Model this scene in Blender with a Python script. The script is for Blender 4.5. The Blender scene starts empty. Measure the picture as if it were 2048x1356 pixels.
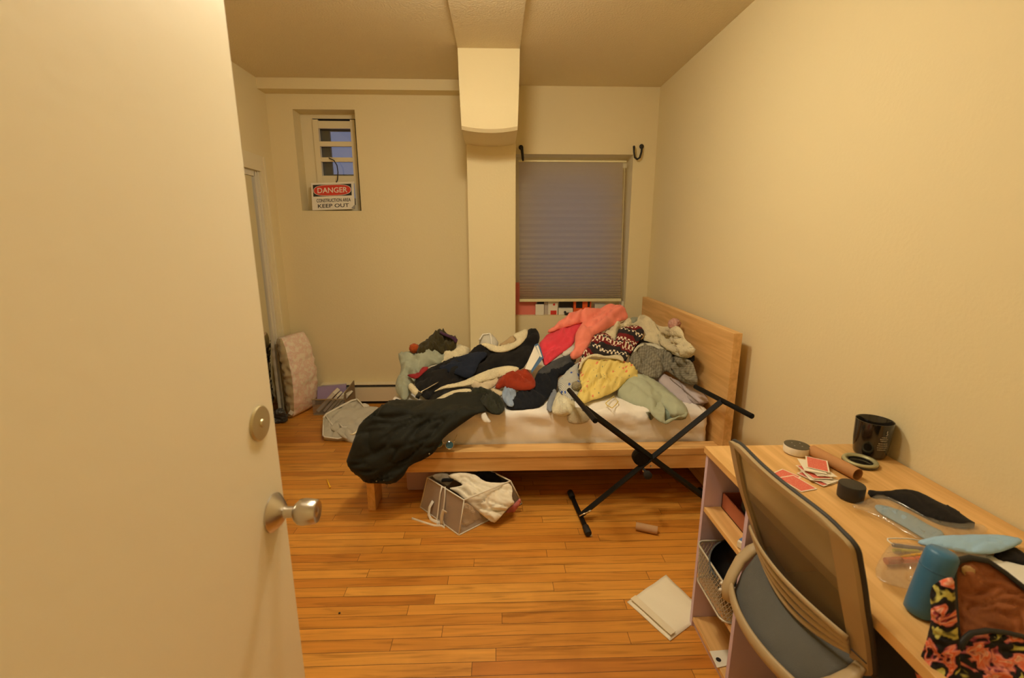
import bpy, bmesh, math, random
from mathutils import Vector, Matrix, noise
from mathutils.geometry import delaunay_2d_cdt

C = bpy.context.scene.collection
SC = bpy.context.scene
rnd = random.Random(7)

# ------------------------------------------------------------------ camera
FPX, PITCH, YAW, H = 912.0, math.radians(12.5), math.radians(1.9), 1.54
cam_d = bpy.data.cameras.new('camera')
cam = bpy.data.objects.new('camera', cam_d)
C.objects.link(cam)
cam.location = (0, 0, H)
cam.rotation_euler = (math.radians(90) - PITCH, 0, -YAW)
cam_d.sensor_width = 36.0
cam_d.lens = FPX / 2048 * 36.0
cam_d.clip_start = 0.02
cam_d.dof.use_dof = True
cam_d.dof.focus_distance = 3.2
cam_d.dof.aperture_fstop = 4.0
SC.camera = cam

def ray(u, v):
    a = (u - 1024) / FPX; b = (678 - v) / FPX
    y = math.cos(PITCH) + math.sin(PITCH) * b
    z = -math.sin(PITCH) + math.cos(PITCH) * b
    return Vector((a * math.cos(YAW) + y * math.sin(YAW), -a * math.sin(YAW) + y * math.cos(YAW), z))
EYE = Vector((0, 0, H))
def atY(u, v, Y): r = ray(u, v); return EYE + r * (Y / r.y)
def atX(u, v, X): r = ray(u, v); return EYE + r * (X / r.x)
def atZ(u, v, Z): r = ray(u, v); return EYE + r * ((Z - H) / r.z)

# ------------------------------------------------------------------ materials
def lin(c):
    c = c / 255.0
    return c / 12.92 if c <= 0.04045 else ((c + 0.055) / 1.055) ** 2.4
LIGHT = (1.0, 0.80, 0.55)
def seen(r, g, b, k=0.8):
    """albedo of a thing that looks (r,g,b) under the room's warm lamp"""
    return tuple(min(0.92, max(0.004, lin(c) / (1.18 * k * l))) for c, l in zip((r, g, b), LIGHT))
MATS = {}
def nt(m):
    m.use_nodes = True
    n = m.node_tree
    return n, n.nodes['Principled BSDF']
def mat(name, col, rough=0.6, metal=0.0, bump=0.0, bscale=80.0, var=0.0, vscale=6.0, spec=0.5, trans=0.0, alpha=1.0, coat=0.0, sheen=0.0):
    if name in MATS: return MATS[name]
    m = bpy.data.materials.new(name); n, p = nt(m)
    p.inputs['Base Color'].default_value = (*col, 1)
    p.inputs['Roughness'].default_value = rough
    p.inputs['Metallic'].default_value = metal
    p.inputs['Specular IOR Level'].default_value = spec
    p.inputs['Transmission Weight'].default_value = trans
    p.inputs['Alpha'].default_value = alpha
    p.inputs['Coat Weight'].default_value = coat
    p.inputs['Sheen Weight'].default_value = sheen
    tc = n.nodes.new('ShaderNodeTexCoord')
    if var:
        t = n.nodes.new('ShaderNodeTexNoise'); t.inputs['Scale'].default_value = vscale; t.inputs['Detail'].default_value = 5
        r = n.nodes.new('ShaderNodeMapRange'); r.inputs[1].default_value = .3; r.inputs[2].default_value = .7
        r.inputs[3].default_value = 1 - var; r.inputs[4].default_value = 1 + var * .6
        mx = n.nodes.new('ShaderNodeVectorMath'); mx.operation = 'SCALE'; mx.inputs[0].default_value = col
        n.links.new(tc.outputs['Object'], t.inputs['Vector']); n.links.new(t.outputs['Fac'], r.inputs[0])
        n.links.new(r.outputs[0], mx.inputs['Scale']); n.links.new(mx.outputs[0], p.inputs['Base Color'])
    if bump:
        t = n.nodes.new('ShaderNodeTexNoise'); t.inputs['Scale'].default_value = bscale; t.inputs['Detail'].default_value = 4
        b = n.nodes.new('ShaderNodeBump'); b.inputs['Strength'].default_value = bump; b.inputs['Distance'].default_value = .01
        n.links.new(tc.outputs['Object'], t.inputs['Vector']); n.links.new(t.outputs['Fac'], b.inputs['Height'])
        n.links.new(b.outputs[0], p.inputs['Normal'])
    MATS[name] = m
    return m

def wood(name, c1, c2, axis='X', rough=.45, scale=1.0, coat=0.0):
    m = bpy.data.materials.new(name); n, p = nt(m)
    tc = n.nodes.new('ShaderNodeTexCoord'); mp = n.nodes.new('ShaderNodeMapping')
    s = [22 * scale] * 3; s['XYZ'.index(axis)] = 1.3 * scale
    mp.inputs['Scale'].default_value = s
    t = n.nodes.new('ShaderNodeTexNoise'); t.inputs['Scale'].default_value = 1.6; t.inputs['Detail'].default_value = 7; t.inputs['Distortion'].default_value = .6
    cr = n.nodes.new('ShaderNodeValToRGB')
    cr.color_ramp.elements[0].position = .34; cr.color_ramp.elements[0].color = (*c2, 1)
    cr.color_ramp.elements[1].position = .66; cr.color_ramp.elements[1].color = (*c1, 1)
    n.links.new(tc.outputs['Object'], mp.inputs[0]); n.links.new(mp.outputs[0], t.inputs['Vector'])
    n.links.new(t.outputs['Fac'], cr.inputs[0]); n.links.new(cr.outputs[0], p.inputs['Base Color'])
    p.inputs['Roughness'].default_value = rough; p.inputs['Coat Weight'].default_value = coat
    MATS[name] = m
    return m

def fabric(name, col, var=.16, bump=.25, rough=.9, bscale=420, sheen=.12):
    return mat(name, col, rough=rough, bump=bump, bscale=bscale, var=var, vscale=9, spec=.15, sheen=sheen)

def ramp_pattern(name, build, rough=.9, spec=.15):
    """a fabric whose colour comes from nodes on its UV map"""
    m = bpy.data.materials.new(name); n, p = nt(m)
    uv = n.nodes.new('ShaderNodeUVMap'); uv.uv_map = 'cloth'
    c = build(n, uv.outputs[0])
    n.links.new(c, p.inputs['Base Color'])
    p.inputs['Roughness'].default_value = rough; p.inputs['Specular IOR Level'].default_value = spec
    MATS[name] = m
    return m
def nd(n, typ, **kw):
    x = n.nodes.new(typ)
    for k, v in kw.items():
        if hasattr(x, k): setattr(x, k, v)
        else: x.inputs[k.replace('_', ' ')].default_value = v
    return x
def cramp(n, fac, stops, interp='LINEAR'):
    cr = n.nodes.new('ShaderNodeValToRGB'); cr.color_ramp.interpolation = interp
    e = cr.color_ramp.elements
    while len(e) < len(stops): e.new(.5)
    for i, (pos, col) in enumerate(stops):
        e[i].position = pos; e[i].color = (*col, 1)
    n.links.new(fac, cr.inputs[0])
    return cr.outputs[0]
def mixc(n, fac, a, b):
    mx = n.nodes.new('ShaderNodeMix'); mx.data_type = 'RGBA'
    for s, x in ((6, a), (7, b)):
        if isinstance(x, tuple): mx.inputs[s].default_value = (*x, 1)
        else: n.links.new(x, mx.inputs[s])
    if isinstance(fac, float): mx.inputs[0].default_value = fac
    else: n.links.new(fac, mx.inputs[0])
    return mx.outputs[2]

# ------------------------------------------------------------------ mesh builder
class MB:
    def __init__(s): s.bm = bmesh.new(); s.mi = 0
    def _tag(s, fs):
        for f in fs: f.material_index = s.mi
    def box(s, c, size, rot=None, bevel=0.0):
        r = bmesh.ops.create_cube(s.bm, size=1.0)
        vs = r['verts']; M = Matrix.Translation(c) @ (rot.to_4x4() if rot else Matrix()) @ Matrix.Diagonal((*size, 1))
        bmesh.ops.transform(s.bm, matrix=M, verts=vs)
        fs = {f for v in vs for f in v.link_faces}; s._tag(fs)
        if bevel:
            es = {e for f in fs for e in f.edges}
            k = bmesh.ops.bevel(s.bm, geom=list(es), offset=bevel, segments=2, affect='EDGES', profile=.5)
            s._tag(k['faces'])
        return s
    def b2(s, lo, hi, bevel=0.0):
        lo, hi = Vector(lo), Vector(hi)
        return s.box((lo + hi) / 2, hi - lo, None, bevel)
    def face(s, pts):
        f = s.bm.faces.new([s.bm.verts.new(p) for p in pts]); s._tag([f]); return s
    def hexa(s, p):
        """8 points: bottom loop of 4, top loop of 4"""
        v = [s.bm.verts.new(q) for q in p]
        for q in ((0,3,2,1),(4,5,6,7),(0,1,5,4),(1,2,6,5),(2,3,7,6),(3,0,4,7)):
            s._tag([s.bm.faces.new([v[i] for i in q])])
        return s
    def tube(s, pts, r, seg=10, closed=False, flat=1.0, up=None, caps=True):
        pts = [Vector(p) for p in pts]; n = len(pts); rings = []; nrm = None
        for i, p in enumerate(pts):
            a = pts[(i - 1) % n] if (closed or i) else p
            b = pts[(i + 1) % n] if (closed or i < n - 1) else p
            t = (b - a).normalized()
            if nrm is None:
                nrm = Vector(up) if up else (Vector((0, 0, 1)) if abs(t.z) < .9 else Vector((1, 0, 0)))
            nrm = (nrm - t * nrm.dot(t)).normalized(); bi = t.cross(nrm)
            rr = r[i] if isinstance(r, (list, tuple)) else r
            rings.append([s.bm.verts.new(p + nrm * (math.cos(2 * math.pi * k / seg) * rr * flat) + bi * (math.sin(2 * math.pi * k / seg) * rr)) for k in range(seg)])
        fs = []
        for i in range(n if closed else n - 1):
            A, B = rings[i], rings[(i + 1) % n]
            for k in range(seg): fs.append(s.bm.faces.new((A[k], A[(k + 1) % seg], B[(k + 1) % seg], B[k])))
        if caps and not closed:
            fs.append(s.bm.faces.new(rings[0][::-1])); fs.append(s.bm.faces.new(rings[-1]))
        s._tag(fs); return s
    def lathe(s, prof, c, axis=(0, 0, 1), seg=32, cap=True):
        """profile of (radius, height) along the axis"""
        q = Vector((0, 0, 1)).rotation_difference(Vector(axis)).to_matrix(); c = Vector(c)
        rings = [[s.bm.verts.new(c + q @ Vector((r * math.cos(2 * math.pi * k / seg), r * math.sin(2 * math.pi * k / seg), h))) for k in range(seg)] for r, h in prof]
        fs = []
        for A, B in zip(rings, rings[1:]):
            for k in range(seg): fs.append(s.bm.faces.new((A[k], A[(k + 1) % seg], B[(k + 1) % seg], B[k])))
        if cap:
            fs.append(s.bm.faces.new(rings[0][::-1])); fs.append(s.bm.faces.new(rings[-1]))
        s._tag(fs); return s
    def ball(s, c, r, sub=3, jit=0.0):
        k = bmesh.ops.create_icosphere(s.bm, subdivisions=sub, radius=1.0)
        for v in k['verts']:
            d = v.co.copy(); v.co = Vector(c) + d * (r * (1 + jit * noise.noise(d * 7)))
        s._tag({f for v in k['verts'] for f in v.link_faces}); return s
    def slab(s, pts, d):
        """polygon extruded by vector d"""
        a = [s.bm.verts.new(p) for p in pts]; b = [s.bm.verts.new(Vector(p) + Vector(d)) for p in pts]
        n = len(a); fs = [s.bm.faces.new(a[::-1]), s.bm.faces.new(b)]
        for i in range(n): fs.append(s.bm.faces.new((a[i], a[(i + 1) % n], b[(i + 1) % n], b[i])))
        s._tag(fs); return s
    def build(s, name, m, parent=None, smooth=False, subsurf=0):
        bmesh.ops.recalc_face_normals(s.bm, faces=s.bm.faces[:])
        me = bpy.data.meshes.new(name); s.bm.to_mesh(me); s.bm.free()
        return link(name, me, m, parent, smooth, subsurf)
def link(name, me, m, parent=None, smooth=False, subsurf=0):
    for x in (m if isinstance(m, (list, tuple)) else [m]): me.materials.append(x)
    o = bpy.data.objects.new(name, me); C.objects.link(o)
    if smooth:
        me.polygons.foreach_set('use_smooth', [True] * len(me.polygons))
        if smooth is not True:
            try: me.set_sharp_from_angle(angle=math.radians(smooth))
            except Exception: pass
    if parent: put(o, parent)
    if subsurf:
        d = o.modifiers.new('subdivision', 'SUBSURF'); d.levels = d.render_levels = subsurf
    return o
def world_of(o):
    M = Matrix.LocRotScale(o.location, o.rotation_euler, o.scale)
    return (world_of(o.parent) @ o.matrix_parent_inverse @ M) if o.parent else M
def put(o, parent):
    o.parent = parent; o.matrix_parent_inverse = world_of(parent).inverted()
def tag(o, label, cat, group=None, kind=None):
    if label: o['label'] = label
    if cat: o['category'] = cat
    if group: o['group'] = group
    if kind: o['kind'] = kind
    return o
def thing(name, label, cat, loc=(0, 0, 0), group=None):
    o = bpy.data.objects.new(name, None); C.objects.link(o); o.location = loc
    o.empty_display_size = .05
    return tag(o, label, cat, group)
def struct(o): o['kind'] = 'structure'; return o

def text_bm(s, word, fit_w, fit_h, M, depth=.0006):
    """lettering fitted in a fit_w x fit_h box, centred on M's origin in M's xy plane"""
    cu = bpy.data.curves.new('lettering', 'FONT'); cu.body = word; cu.extrude = .02; cu.offset = .012; cu.resolution_u = 3
    ob = bpy.data.objects.new('lettering_source', cu)
    me = bpy.data.meshes.new_from_object(ob)
    xs = [v.co.x for v in me.vertices]; ys = [v.co.y for v in me.vertices]
    x0, x1, y0, y1 = min(xs), max(xs), min(ys), max(ys)
    new = []
    for v in me.vertices:
        new.append(s.bm.verts.new(M @ Vector(((v.co.x - (x0 + x1) / 2) / (x1 - x0) * fit_w, (v.co.y - (y0 + y1) / 2) / (y1 - y0) * fit_h, depth * (1 if v.co.z > 0 else 0)))))
    for f in me.polygons:
        try: s._tag([s.bm.faces.new([new[i] for i in f.vertices])])
        except ValueError: pass
    bpy.data.objects.remove(ob); bpy.data.curves.remove(cu); bpy.data.meshes.remove(me)

# ------------------------------------------------------------------ cloth
HEAP = [(560, 3.78), (600, 3.62), (640, 3.42), (680, 3.2), (720, 3.02), (760, 2.86), (790, 2.72), (825, 2.48), (885, 2.37), (970, 2.35), (1100, 2.35)]
def heap_y(v):
    if v <= HEAP[0][0]: return HEAP[0][1]
    for (a, ya), (b, yb) in zip(HEAP, HEAP[1:]):
        if v <= b: return ya + (yb - ya) * (v - a) / (b - a)
    return HEAP[-1][1]
def heap(u, v):
    p = atY(u, v, heap_y(v))
    return p if p.x < 1.205 else atX(u, v, 1.205)
def zz(ox, oy, s, pts): return [(ox + x / s, oy + y / s) for x, y in pts]
def Z6(*pts): return zz(780, 590, 5.65, pts)
def Z7(*pts): return zz(1060, 580, 5.022, pts)
def smooth_poly(poly, it=1):
    for _ in range(it):
        out = []
        for i in range(len(poly)):
            a, b = poly[i], poly[(i + 1) % len(poly)]
            out += [(a[0] * .75 + b[0] * .25, a[1] * .75 + b[1] * .25), (a[0] * .25 + b[0] * .75, a[1] * .25 + b[1] * .75)]
        poly = out
    return poly
def fold_noise(x, y, amp, sc, ang, seed, sharp):
    ca, sa = math.cos(ang), math.sin(ang)
    a, b = (x * ca + y * sa) / (sc * 3.2), (-x * sa + y * ca) / sc
    w = noise.noise(Vector((a * 1.3, b * .5, seed + 9.1)))
    b2 = b + .8 * w
    n1 = noise.noise(Vector((a, b2, seed)))
    n2 = noise.noise(Vector((a * 1.7 + 5, b2 * 2.1 + .8 * n1, seed + 3)))
    n3 = noise.noise(Vector((x / (sc * 2.6), y / (sc * 2.6), seed + 6)))
    h1 = min(1.0, abs(n1) * 3.4) ** .65 - .72
    h2 = min(1.0, abs(n2) * 3.4) ** .65 - .72
    return amp * (sharp * 1.5 * h1 + .55 * h2 * (.5 + 1.4 * abs(n3) * 2) + (1 - sharp) * 1.5 * n1 + .9 * n3)
SEED = [0]
def cloth(name, poly, m, label=None, cat=None, group=None, parent=None, base=heap, lift=0.0, puff=.03, edge=.02, th=.008,
          amp=.010, sc=22, ang=0.3, sharp=.6, step=5.0, smooth=1, uvang=0.0, uvs=100.0):
    """a folded piece of cloth with its own thickness, lying on the surface `base`"""
    SEED[0] += 1; seed = SEED[0] * 7.31
    amp *= 2.5; sc *= .72; puff *= .6; step *= .72
    P = smooth_poly(poly, smooth) if smooth else poly
    bd = []
    for i in range(len(P)):
        a, b = P[i], P[(i + 1) % len(P)]
        k = max(1, int(math.dist(a, b) / step))
        bd += [(a[0] + (b[0] - a[0]) * j / k, a[1] + (b[1] - a[1]) * j / k) for j in range(k)]
    nb = len(bd)
    u0, u1 = min(p[0] for p in bd), max(p[0] for p in bd); v0, v1 = min(p[1] for p in bd), max(p[1] for p in bd)
    def inside(x, y):
        c = False; j = nb - 1
        for i in range(nb):
            xi, yi = bd[i]; xj, yj = bd[j]
            if (yi > y) != (yj > y) and x < (xj - xi) * (y - yi) / (yj - yi) + xi: c = not c
            j = i
        return c
    def dist(x, y): return min((x - p[0]) ** 2 + (y - p[1]) ** 2 for p in bd) ** .5
    pts = [Vector(p) for p in bd]; row = 0; y = v0 + step * .5
    while y < v1:
        x = u0 + (step * .5 if row % 2 else 0)
        while x < u1:
            if inside(x, y) and dist(x, y) > step * .55: pts.append(Vector((x, y)))
            x += step
        y += step * .866; row += 1
    vs, es, fs, *_ = delaunay_2d_cdt(pts, [(i, (i + 1) % nb) for i in range(nb)], [], 1, 1e-4)
    # real-world base surface
    W = [base(p.x, p.y) for p in vs]
    if lift:
        W = [w + (EYE - w).normalized() * lift for w in W]
    nrm = [Vector() for _ in vs]
    F = []
    for f in fs:
        n = (W[f[1]] - W[f[0]]).cross(W[f[2]] - W[f[0]])
        if n.dot(EYE - W[f[0]]) < 0: f = f[::-1]; n = -n
        F.append(list(f))
        for i in f: nrm[i] += n
    nrm = [n.normalized() if n.length > 0 else Vector((0, 0, 1)) for n in nrm]
    # boundary of the triangulation
    cnt = {}
    for f in F:
        for a, b in zip(f, f[1:] + f[:1]): cnt[(a, b)] = cnt.get((a, b), 0) + 1
    rim = [(a, b) for (a, b) in cnt if (b, a) not in cnt]
    rimv = {a for a, _ in rim} | {b for _, b in rim}
    out = []; back = []
    for i, p in enumerate(vs):
        mpp = (W[i] - EYE).length / FPX              # metres per pixel there
        d = 0.0 if i in rimv else dist(p.x, p.y) * mpp
        e = 1 - math.exp(-d / edge)
        k = fold_noise(p.x, p.y, amp, sc, ang, seed, sharp)
        out.append(W[i] + nrm[i] * (puff * e + k * (.18 + .82 * e)))
        back.append(W[i] + nrm[i] * (k * (.18 + .82 * e) * .4 - th - puff * .25 * e))
    n = len(out)
    bm = bmesh.new(); V = [bm.verts.new(c) for c in out + back]
    for f in F:
        bm.faces.new([V[i] for i in f]); bm.faces.new([V[i + n] for i in reversed(f)])
    for a, b in rim: bm.faces.new((V[b], V[a], V[a + n], V[b + n]))
    uvl = bm.loops.layers.uv.new('cloth'); bm.verts.index_update()
    ca, sa = math.cos(uvang), math.sin(uvang)
    for f in bm.faces:
        f.smooth = True
        for l in f.loops:
            p = vs[l.vert.index % n]
            l[uvl].uv = ((p.x * ca + p.y * sa) / uvs, (-p.x * sa + p.y * ca) / uvs)
    me = bpy.data.meshes.new(name); bm.to_mesh(me); bm.free()
    o = link(name, me, m, parent)
    if label: tag(o, label, cat, group)
    return o
def nd_grid(n, v, f=16.0):
    sx = nd(n, 'ShaderNodeSeparateXYZ'); n.links.new(v, sx.inputs[0]); outs = []
    for i in (0, 1):
        a = nd(n, 'ShaderNodeMath', operation='MULTIPLY'); a.inputs[1].default_value = f; n.links.new(sx.outputs[i], a.inputs[0])
        b = nd(n, 'ShaderNodeMath', operation='FRACT'); n.links.new(a.outputs[0], b.inputs[0])
        c = nd(n, 'ShaderNodeMath', operation='GREATER_THAN'); c.inputs[1].default_value = .5; n.links.new(b.outputs[0], c.inputs[0]); outs.append(c.outputs[0])
    m = nd(n, 'ShaderNodeMath', operation='ADD'); n.links.new(outs[0], m.inputs[0]); n.links.new(outs[1], m.inputs[1])
    h = nd(n, 'ShaderNodeMath', operation='MULTIPLY'); h.inputs[1].default_value = .5; n.links.new(m.outputs[0], h.inputs[0])
    return h.outputs[0]
def cr_spots(n, v, scale, size, seed):
    ad = nd(n, 'ShaderNodeVectorMath', operation='ADD'); ad.inputs[1].default_value = (seed, seed * 1.7, 0); n.links.new(v, ad.inputs[0])
    vo = nd(n, 'ShaderNodeTexVoronoi', Scale=scale); n.links.new(ad.outputs[0], vo.inputs['Vector'])
    nz = nd(n, 'ShaderNodeTexNoise', Scale=scale * 4); n.links.new(v, nz.inputs['Vector'])
    s = nd(n, 'ShaderNodeMath', operation='MULTIPLY_ADD'); s.inputs[1].default_value = .25; n.links.new(nz.outputs[0], s.inputs[0]); n.links.new(vo.outputs['Distance'], s.inputs[2])
    c = nd(n, 'ShaderNodeMath', operation='LESS_THAN'); c.inputs[1].default_value = size + .12; n.links.new(s.outputs[0], c.inputs[0])
    return c.outputs[0]
def fairisle(n, v):
    base = cramp(n, nd_grid(n, v, 34.0), [(0, seen(206, 186, 146, .75)), (.5, seen(120, 112, 100, .65)), (1, seen(206, 186, 146, .75))])
    a = mixc(n, cr_spots(n, v, 9.0, .22, 2.2), base, seen(58, 74, 120, .7))
    return mixc(n, cr_spots(n, v, 11.0, .12, 5.9), a, seen(150, 60, 50, .7))
LAMP, LAMP2, SKY, EXPO = 60.0, 107.0, .24, 0.0
# ================================================================== SETTING
WALL = mat('wall_paint', (.80, .70, .44), rough=.75, bump=.12, bscale=60, spec=.25)
CEIL = mat('ceiling_paint', (.80, .70, .48), rough=.9, bump=.5, bscale=90, spec=.2)
TRIMP = mat('trim_paint', (.80, .72, .50), rough=.5, spec=.4)
XR, XL, YB, YF, ZC = 1.40, -1.91, 4.2, -.35, 2.79

def floor_mat():
    m = bpy.data.materials.new('oak_strip_floor'); n, p = nt(m)
    tc = nd(n, 'ShaderNodeTexCoord')
    br = nd(n, 'ShaderNodeTexBrick', Scale=1.0, Mortar_Size=.0011, Mortar_Smooth=.1, Bias=0.0, Brick_Width=.93, Row_Height=.056)
    br.offset = 0.0; br.squash = 1.0
    sx = nd(n, 'ShaderNodeSeparateXYZ'); n.links.new(tc.outputs['Object'], sx.inputs[0])
    dv = nd(n, 'ShaderNodeMath', operation='DIVIDE'); dv.inputs[1].default_value = .056; n.links.new(sx.outputs[1], dv.inputs[0])
    fl = nd(n, 'ShaderNodeMath', operation='FLOOR'); n.links.new(dv.outputs[0], fl.inputs[0])
    wn = nd(n, 'ShaderNodeTexWhiteNoise', noise_dimensions='1D'); n.links.new(fl.outputs[0], wn.inputs['W'])
    ma = nd(n, 'ShaderNodeMath', operation='MULTIPLY_ADD'); ma.inputs[1].default_value = 4.7; n.links.new(wn.outputs['Value'], ma.inputs[0]); n.links.new(sx.outputs[0], ma.inputs[2])
    cx = nd(n, 'ShaderNodeCombineXYZ'); n.links.new(ma.outputs[0], cx.inputs[0]); n.links.new(sx.outputs[1], cx.inputs[1])
    br.inputs['Color1'].default_value = (0, 0, 0, 1); br.inputs['Color2'].default_value = (1, 1, 1, 1); br.inputs['Mortar'].default_value = (.5, .5, .5, 1)
    n.links.new(cx.outputs[0], br.inputs['Vector'])
    mp = nd(n, 'ShaderNodeMapping'); mp.inputs['Scale'].default_value = (1.6, 26, 1)
    add = nd(n, 'ShaderNodeVectorMath', operation='MULTIPLY_ADD'); add.inputs[1].default_value = (7, 31, 5)
    n.links.new(br.outputs['Color'], add.inputs[0]); n.links.new(tc.outputs['Object'], add.inputs[2])
    n.links.new(add.outputs[0], mp.inputs[0])
    g = nd(n, 'ShaderNodeTexNoise', Scale=1.7, Detail=7.0, Distortion=1.1); n.links.new(mp.outputs[0], g.inputs['Vector'])
    base = cramp(n, br.outputs['Color'], [(0, (.52, .19, .025)), (.3, (.61, .255, .036)), (.65, (.655, .285, .044)), (1, (.72, .345, .062))])
    grain = cramp(n, g.outputs['Fac'], [(.30, (.62, .58, .52)), (.46, (.93, .92, .90)), (.72, (1.08, 1.06, 1.0))])
    mul = nd(n, 'ShaderNodeMix', data_type='RGBA', blend_type='MULTIPLY'); mul.inputs[0].default_value = 1
    n.links.new(base, mul.inputs[6]); n.links.new(grain, mul.inputs[7])
    # wear
    w = nd(n, 'ShaderNodeTexNoise', Scale=2.3, Detail=8.0); n.links.new(tc.outputs['Object'], w.inputs['Vector'])
    wr = cramp(n, w.outputs['Fac'], [(.30, (.78, .74, .68)), (.5, (1, 1, 1))])
    mul2 = nd(n, 'ShaderNodeMix', data_type='RGBA', blend_type='MULTIPLY'); mul2.inputs[0].default_value = 1
    n.links.new(mul.outputs[2], mul2.inputs[6]); n.links.new(wr, mul2.inputs[7])
    dk = mixc(n, br.outputs['Fac'], mul2.outputs[2], (.10, .035, .008))
    n.links.new(dk, p.inputs['Base Color'])
    rr = nd(n, 'ShaderNodeMapRange'); rr.inputs[3].default_value = .28; rr.inputs[4].default_value = .46
    n.links.new(g.outputs['Fac'], rr.inputs[0]); n.links.new(rr.outputs[0], p.inputs['Roughness'])
    b = nd(n, 'ShaderNodeBump', Strength=.25, Distance=.002); b.invert = True
    n.links.new(br.outputs['Fac'], b.inputs['Height']); n.links.new(b.outputs[0], p.inputs['Normal'])
    return m
struct(MB().b2((XL - .1, YF - .1, -.08), (XR + .1, YB + .3, 0)).build('floor', floor_mat()))
struct(MB().b2((XL - .1, YF - .1, ZC), (XR + .1, YB + .3, ZC + .1)).build('ceiling', CEIL))
struct(MB().b2((XR, YF - .1, 0), (XR + .1, YB + .3, ZC)).build('wall_right', WALL))
struct(MB().b2((XL - .1, YF - .1, 0), (XR + .1, YF, ZC)).build('wall_front', WALL))

def holed(name, axis, xs, zs, holes, a, b, m):
    """wall of cells between planes a and b, open where holes say"""
    k = MB()
    for i in range(len(xs) - 1):
        for j in range(len(zs) - 1):
            if (i, j) in holes: continue
            if axis == 'Y': k.b2((xs[i], a, zs[j]), (xs[i + 1], b, zs[j + 1]))
            else: k.b2((a, xs[i], zs[j]), (b, xs[i + 1], zs[j + 1]))
    bmesh.ops.remove_doubles(k.bm, verts=k.bm.verts[:], dist=1e-5)
    # drop the doubled inner faces between neighbouring cells
    seenf = {}
    for f in k.bm.faces: seenf.setdefault(tuple(sorted(v.index for v in f.verts)), []).append(f)
    return struct(k.build(name, m))
W1 = (-1.70, -1.185, 1.772, 2.592)       # small window opening
W2 = (.165, 1.20, .830, 2.25)            # big window opening
holed('wall_back', 'Y', [XL - .1, W1[0], W1[1], W2[0], W2[1], XR + .1], [0, W2[2], W1[2], W2[3], W1[3], ZC],
      {(1, 2), (1, 3), (3, 1), (3, 2)}, YB, YB + .30, WALL)
CL = (2.9, 3.955, 2.065)                    # closet opening in the left wall: y0, y1, top
holed('wall_left', 'X', [YF - .1, CL[0], CL[1], YB + .3], [0, CL[2], ZC], {(1, 0)}, XL - .10, XL, WALL)
struct(MB().b2((XL, YB - .135, 2.709), (-.29, YB, ZC)).build('trim_1', WALL))            # ledge under the ceiling
# ceiling beam, bracket and pillar
struct(MB().b2((-.25, YF, 2.774), (.165, 3.39, ZC + .01)).build('trim_2', CEIL))
k = MB()
yc, yp = 3.39, 3.84
prof = [(yc, 2.78), (yc + .004, 2.60), (yc + .012, 2.42), (yc + .03, 2.30), (yc + .05, 2.279), (yp + .01, 2.262), (YB + .02, 2.262), (YB + .02, 2.78)]
N = 10
cols = []
for i in range(N + 1):
    s = i / N * 2 - 1
    col = []
    for y, z in prof:
        wz = .2075 - .012 * min(1, max(0, (2.7 - z) / .4))
        bow = .02 * (1 - s * s) if z < 2.35 else 0
        col.append(k.bm.verts.new((-.0425 + s * wz, y, z - bow)))
    cols.append(col)
for A, B in zip(cols, cols[1:]):
    for j in range(len(prof)):
        k.bm.faces.new((A[j], B[j], B[(j + 1) % len(prof)], A[(j + 1) % len(prof)]))
k.bm.faces.new(cols[0]); k.bm.faces.new(cols[-1][::-1])
struct(k.build('trim_3', WALL))
struct(MB().b2((-.232, yp, 0), (.158, YB + .01, 2.27), bevel=.006).build('trim_4', WALL))     # pillar

# ---- window 1: small barred window
w1 = struct(MB().b2((W1[0], 4.35, W1[2]), (-1.60, 4.40, W1[3])).b2((-1.60, 4.35, 2.555), (W1[1], 4.40, W1[3]))
            .b2((-1.22, 4.35, W1[2]), (W1[1], 4.40, 2.555)).build('window_1', TRIMP))
k = MB().b2((-1.595, 4.335, 1.78), (-1.548, 4.375, 2.545)).b2((-1.270, 4.335, 1.78), (-1.232, 4.375, 2.545)).b2((-1.548, 4.34, 2.475), (-1.27, 4.37, 2.535))
for a, b in ((2.328, 2.368), (2.200, 2.236), (2.02, 2.082), (1.78, 1.83)): k.b2((-1.548, 4.34, a), (-1.27, 4.37, b))
k.build('sash', TRIMP, w1)
DARK = mat('dark_gap', (.015, .013, .012), rough=.8)
GLASS = bpy.data.materials.new('window_glass'); GLASS.use_nodes = True; n = GLASS.node_tree; n.nodes.remove(n.nodes['Principled BSDF'])
t_ = nd(n, 'ShaderNodeBsdfTransparent'); t_.inputs[0].default_value = (.94, .96, .97, 1); g_ = nd(n, 'ShaderNodeBsdfGlossy'); g_.inputs['Roughness'].default_value = .03
x_ = nd(n, 'ShaderNodeMixShader'); x_.inputs[0].default_value = .06; n.links.new(t_.outputs[0], x_.inputs[1]); n.links.new(g_.outputs[0], x_.inputs[2]); n.links.new(x_.outputs[0], n.nodes['Material Output'].inputs[0])
k = MB().b2((-1.60, 4.376, 1.78), (-1.22, 4.385, 1.80)).b2((-1.232, 4.352, 1.79), (-1.222, 4.376, 2.555)).b2((-1.59, 4.352, 2.546), (-1.225, 4.376, 2.556))
k.build('gap_shade', DARK, w1)  # black strips paint the shade of the gap round the sash
MB().b2((-1.56, 4.378, 1.78), (-1.26, 4.382, 2.55)).build('pane', GLASS, w1)
FR = mat('outer_frame_metal', (.10, .085, .06), rough=.6)
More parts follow.
